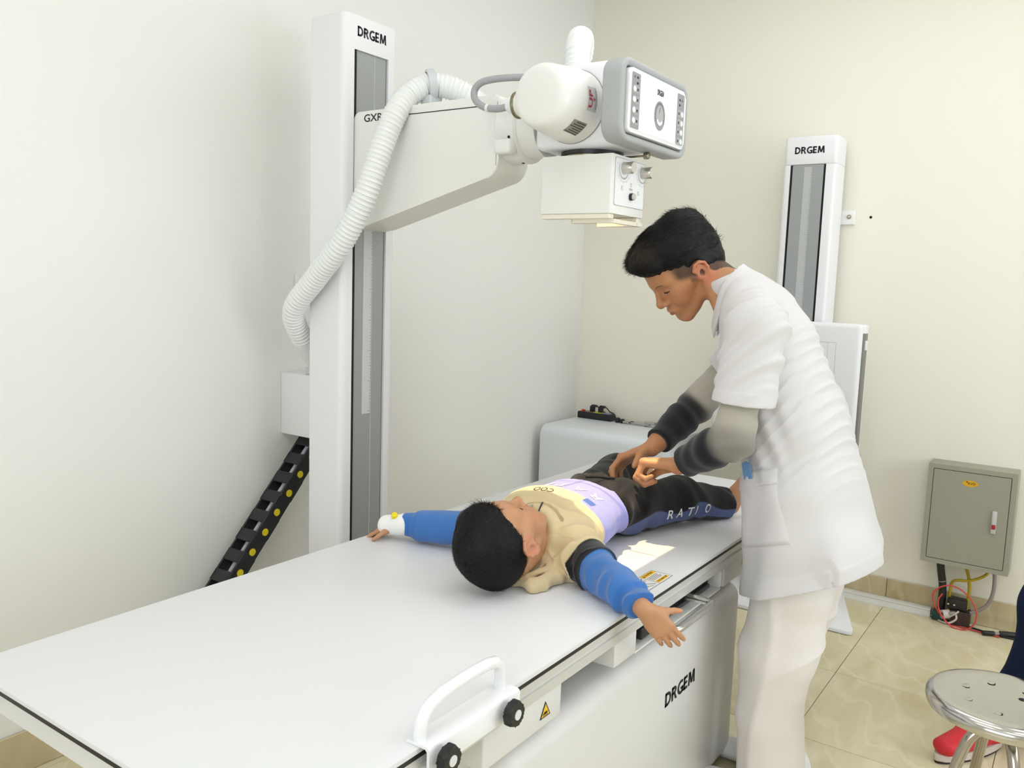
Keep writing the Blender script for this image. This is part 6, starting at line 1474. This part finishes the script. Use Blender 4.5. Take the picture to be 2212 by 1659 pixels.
# ================================================================ person at the right edge: navy trousers, red shoe
pe = thing('person', 'person in navy trousers and red shoes standing beyond the steel stool', 'person', (2.36, -0.78, 0))
M_navy = mat('navy_cotton', (22, 34, 62), rough=0.9, bump=0.1, bscale=700, spec=0.15)
M_navy2 = mat('navy_jacket', (26, 36, 60), rough=0.85, bump=0.1, bscale=500, spec=0.15)
xa, xb = 2.30, 2.44
F = Field((2.04, -1.12, 0.0), (2.68, -0.40, 1.74), 0.0055)
H3 = Fr((2.36, -0.855, 1.60), frame_rows(0.0, 0.12), 1.0)
sculpt_head(F, H3)
chain(F, W0, [H3.w((0, -0.03, -0.03)), (2.36, -0.90, 1.44)], [0.052, 0.06], 0.02)
F.op(ecap(W0, (2.36, -0.91, 1.38), (2.36, -0.87, 0.95), (0.15, 0.09), (0.14, 0.10), (1, 0, 0)), 0.03)
for s, x in ((-1, 2.185), (1, 2.535)):
    chain(F, W0, [(x, -0.905, 1.38), (x-0.0+s*0.02, -0.93, 1.10), (x+s*0.02, -0.84, 0.86)], [0.05, 0.038, 0.027], 0.02)
    sculpt_hand(F, np.array((x+s*0.02, -0.835, 0.845)), (0, 0.2, -1), (-s, 0, 0), (0, 1, 0), 1.0, ((0.3, 0.4, 0.3),)*4, spread=0.03)
legs3 = ([(xa+0.04, -0.86, 0.90), (xa+0.03, -0.748, 0.48), (xa+0.03, -0.738, 0.30), (xa+0.012, -0.630, 0.08)], [(xb, -0.87, 0.90), (xb, -0.85, 0.48), (xb, -0.88, 0.08)])
for lg in legs3: chain(F, W0, lg, [0.085, 0.055, 0.05, 0.04] if len(lg) > 3 else [0.085, 0.055, 0.04], 0.03)
P, Q = F.mesh(); c = head_tint(P, H3, SKIN_A, (150, 90, 80), (200, 124, 98)); np_mesh('body', P, Q, M_skin, pe, c)
F = Field((2.04, -1.12, 0.0), (2.68, -0.40, 1.10), 0.0048)
F.op(ecap(W0, (2.36, -0.865, 1.0), (2.36, -0.865, 0.90), (0.15, 0.11), (0.165, 0.115), (1, 0, 0)), 0.02)
for lg in legs3: chain(F, W0, lg, [0.105, 0.084, 0.08, 0.064] if len(lg) > 3 else [0.105, 0.084, 0.068], 0.03)
n7 = Noise(71, 22, 6); F.disp(F.lo, F.lo+F.h*F.n, lambda x, y, z: 0.004*n7(x, y, z))
F.op(halfspace((0, 0, 0.06), (0, 0, -1), F.lo, F.lo+F.h*F.n), 0, 'int')
P, Q = F.mesh(); np_mesh('trousers', P, Q, M_navy, pe)
F = Field((2.04, -1.14, 0.80), (2.68, -0.62, 1.56), 0.005)
F.op(ecap(W0, (2.36, -0.905, 1.42), (2.36, -0.90, 1.25), (0.155, 0.09), (0.175, 0.122), (1, 0, 0)), 0.03); F.op(ecap(W0, (2.36, -0.90, 1.25), (2.36, -0.872, 0.86), (0.175, 0.122), (0.178, 0.128), (1, 0, 0)), 0.03)
for s, x in ((-1, 2.185), (1, 2.535)): chain(F, W0, [(x-s*0.04, -0.905, 1.40), (x, -0.905, 1.37), (x+s*0.02, -0.93, 1.10), (x+s*0.02, -0.85, 0.89)], [0.06, 0.068, 0.056, 0.045], 0.03)
F.disp(F.lo, F.lo+F.h*F.n, lambda x, y, z: 0.004*n7(x, y, z))
F.op(cap(W0, (2.36, -0.88, 1.47), (2.36, -0.87, 1.60), 0.062), 0.01, 'sub')
P, Q = F.mesh(); np_mesh('jacket', P, Q, M_navy2, pe)
F = Field(H3.w((0, 0, 0.06))-0.16, H3.w((0, 0, 0.06))+0.16, 0.005)
F.op(ell(H3, (0, -0.012, 0.055), (0.084, 0.108, 0.092)), 0.01); F.op(halfspace(H3.w((0, 0, 0.02)), -(np.array((0, -0.5, 1.0)) @ H3.R), F.lo, F.lo+F.h*F.n), 0.004, 'int')
P, Q = F.mesh(); np_mesh('hair', P, Q, M_hair, pe)
M_redshoe = mat('red_canvas', (206, 36, 46), rough=0.6, bump=0.05, bscale=300); M_sole = mat('pale_sole', (206, 196, 186), rough=0.6); M_tread = mat('dark_tread', (52, 40, 38), rough=0.8)
for (x, y, turn) in ((xa+0.012, -0.622, 1.05), (xb, -0.88, 0.1)):
    xw, yw, x, y = x, y, 0.0, 0.0
    F = Field((x-0.07, y-0.10, 0.0), (x+0.07, y+0.30, 0.14), 0.004)
    F.op(ecap(W0, (x, y-0.03, 0.058), (x, y+0.09, 0.056), (0.038, 0.042), (0.042, 0.040), (1, 0, 0)), 0.02); F.op(ecap(W0, (x, y+0.09, 0.054), (x-0.006, y+0.215, 0.050), (0.042, 0.040), (0.036, 0.026), (1, 0, 0)), 0.02); F.op(cap(W0, (x, y, 0.06), (x, y+0.005, 0.10), 0.042, 0.042), 0.02)
    F.op(halfspace((0, 0, 0.028), (0, 0, -1), F.lo, F.lo+F.h*F.n), 0, 'int')
    P, Q = F.mesh(); Rz = np.array([[math.cos(turn), -math.sin(turn), 0], [math.sin(turn), math.cos(turn), 0], [0, 0, 1]]); P = P @ Rz.T+np.array((xw, yw, 0)); sh_ = np_mesh('shoe', P, Q, M_redshoe, pe); Mz = Matrix.Translation((xw, yw, 0)) @ Matrix.Rotation(turn, 4, 'Z')
    pts = [(x+0.040*math.cos(a)*(1-0.06*math.sin(a)), y+0.095+0.150*math.sin(a)) for a in [2*PI*k/36 for k in range(36)]]
    obj('shoe_sole', prism(B(), pts, 0.022, Mz @ Matrix.Translation((0, 0, 0.008)), 0.004), M_sole, sh_); obj('shoe_tread', prism(B(), [(x+(q[0]-x)*0.95, y+0.095+(q[1]-y-0.095)*0.97) for q in pts], 0.008, Mz @ Matrix.Translation((0, 0, 0.0005))), M_tread, sh_)
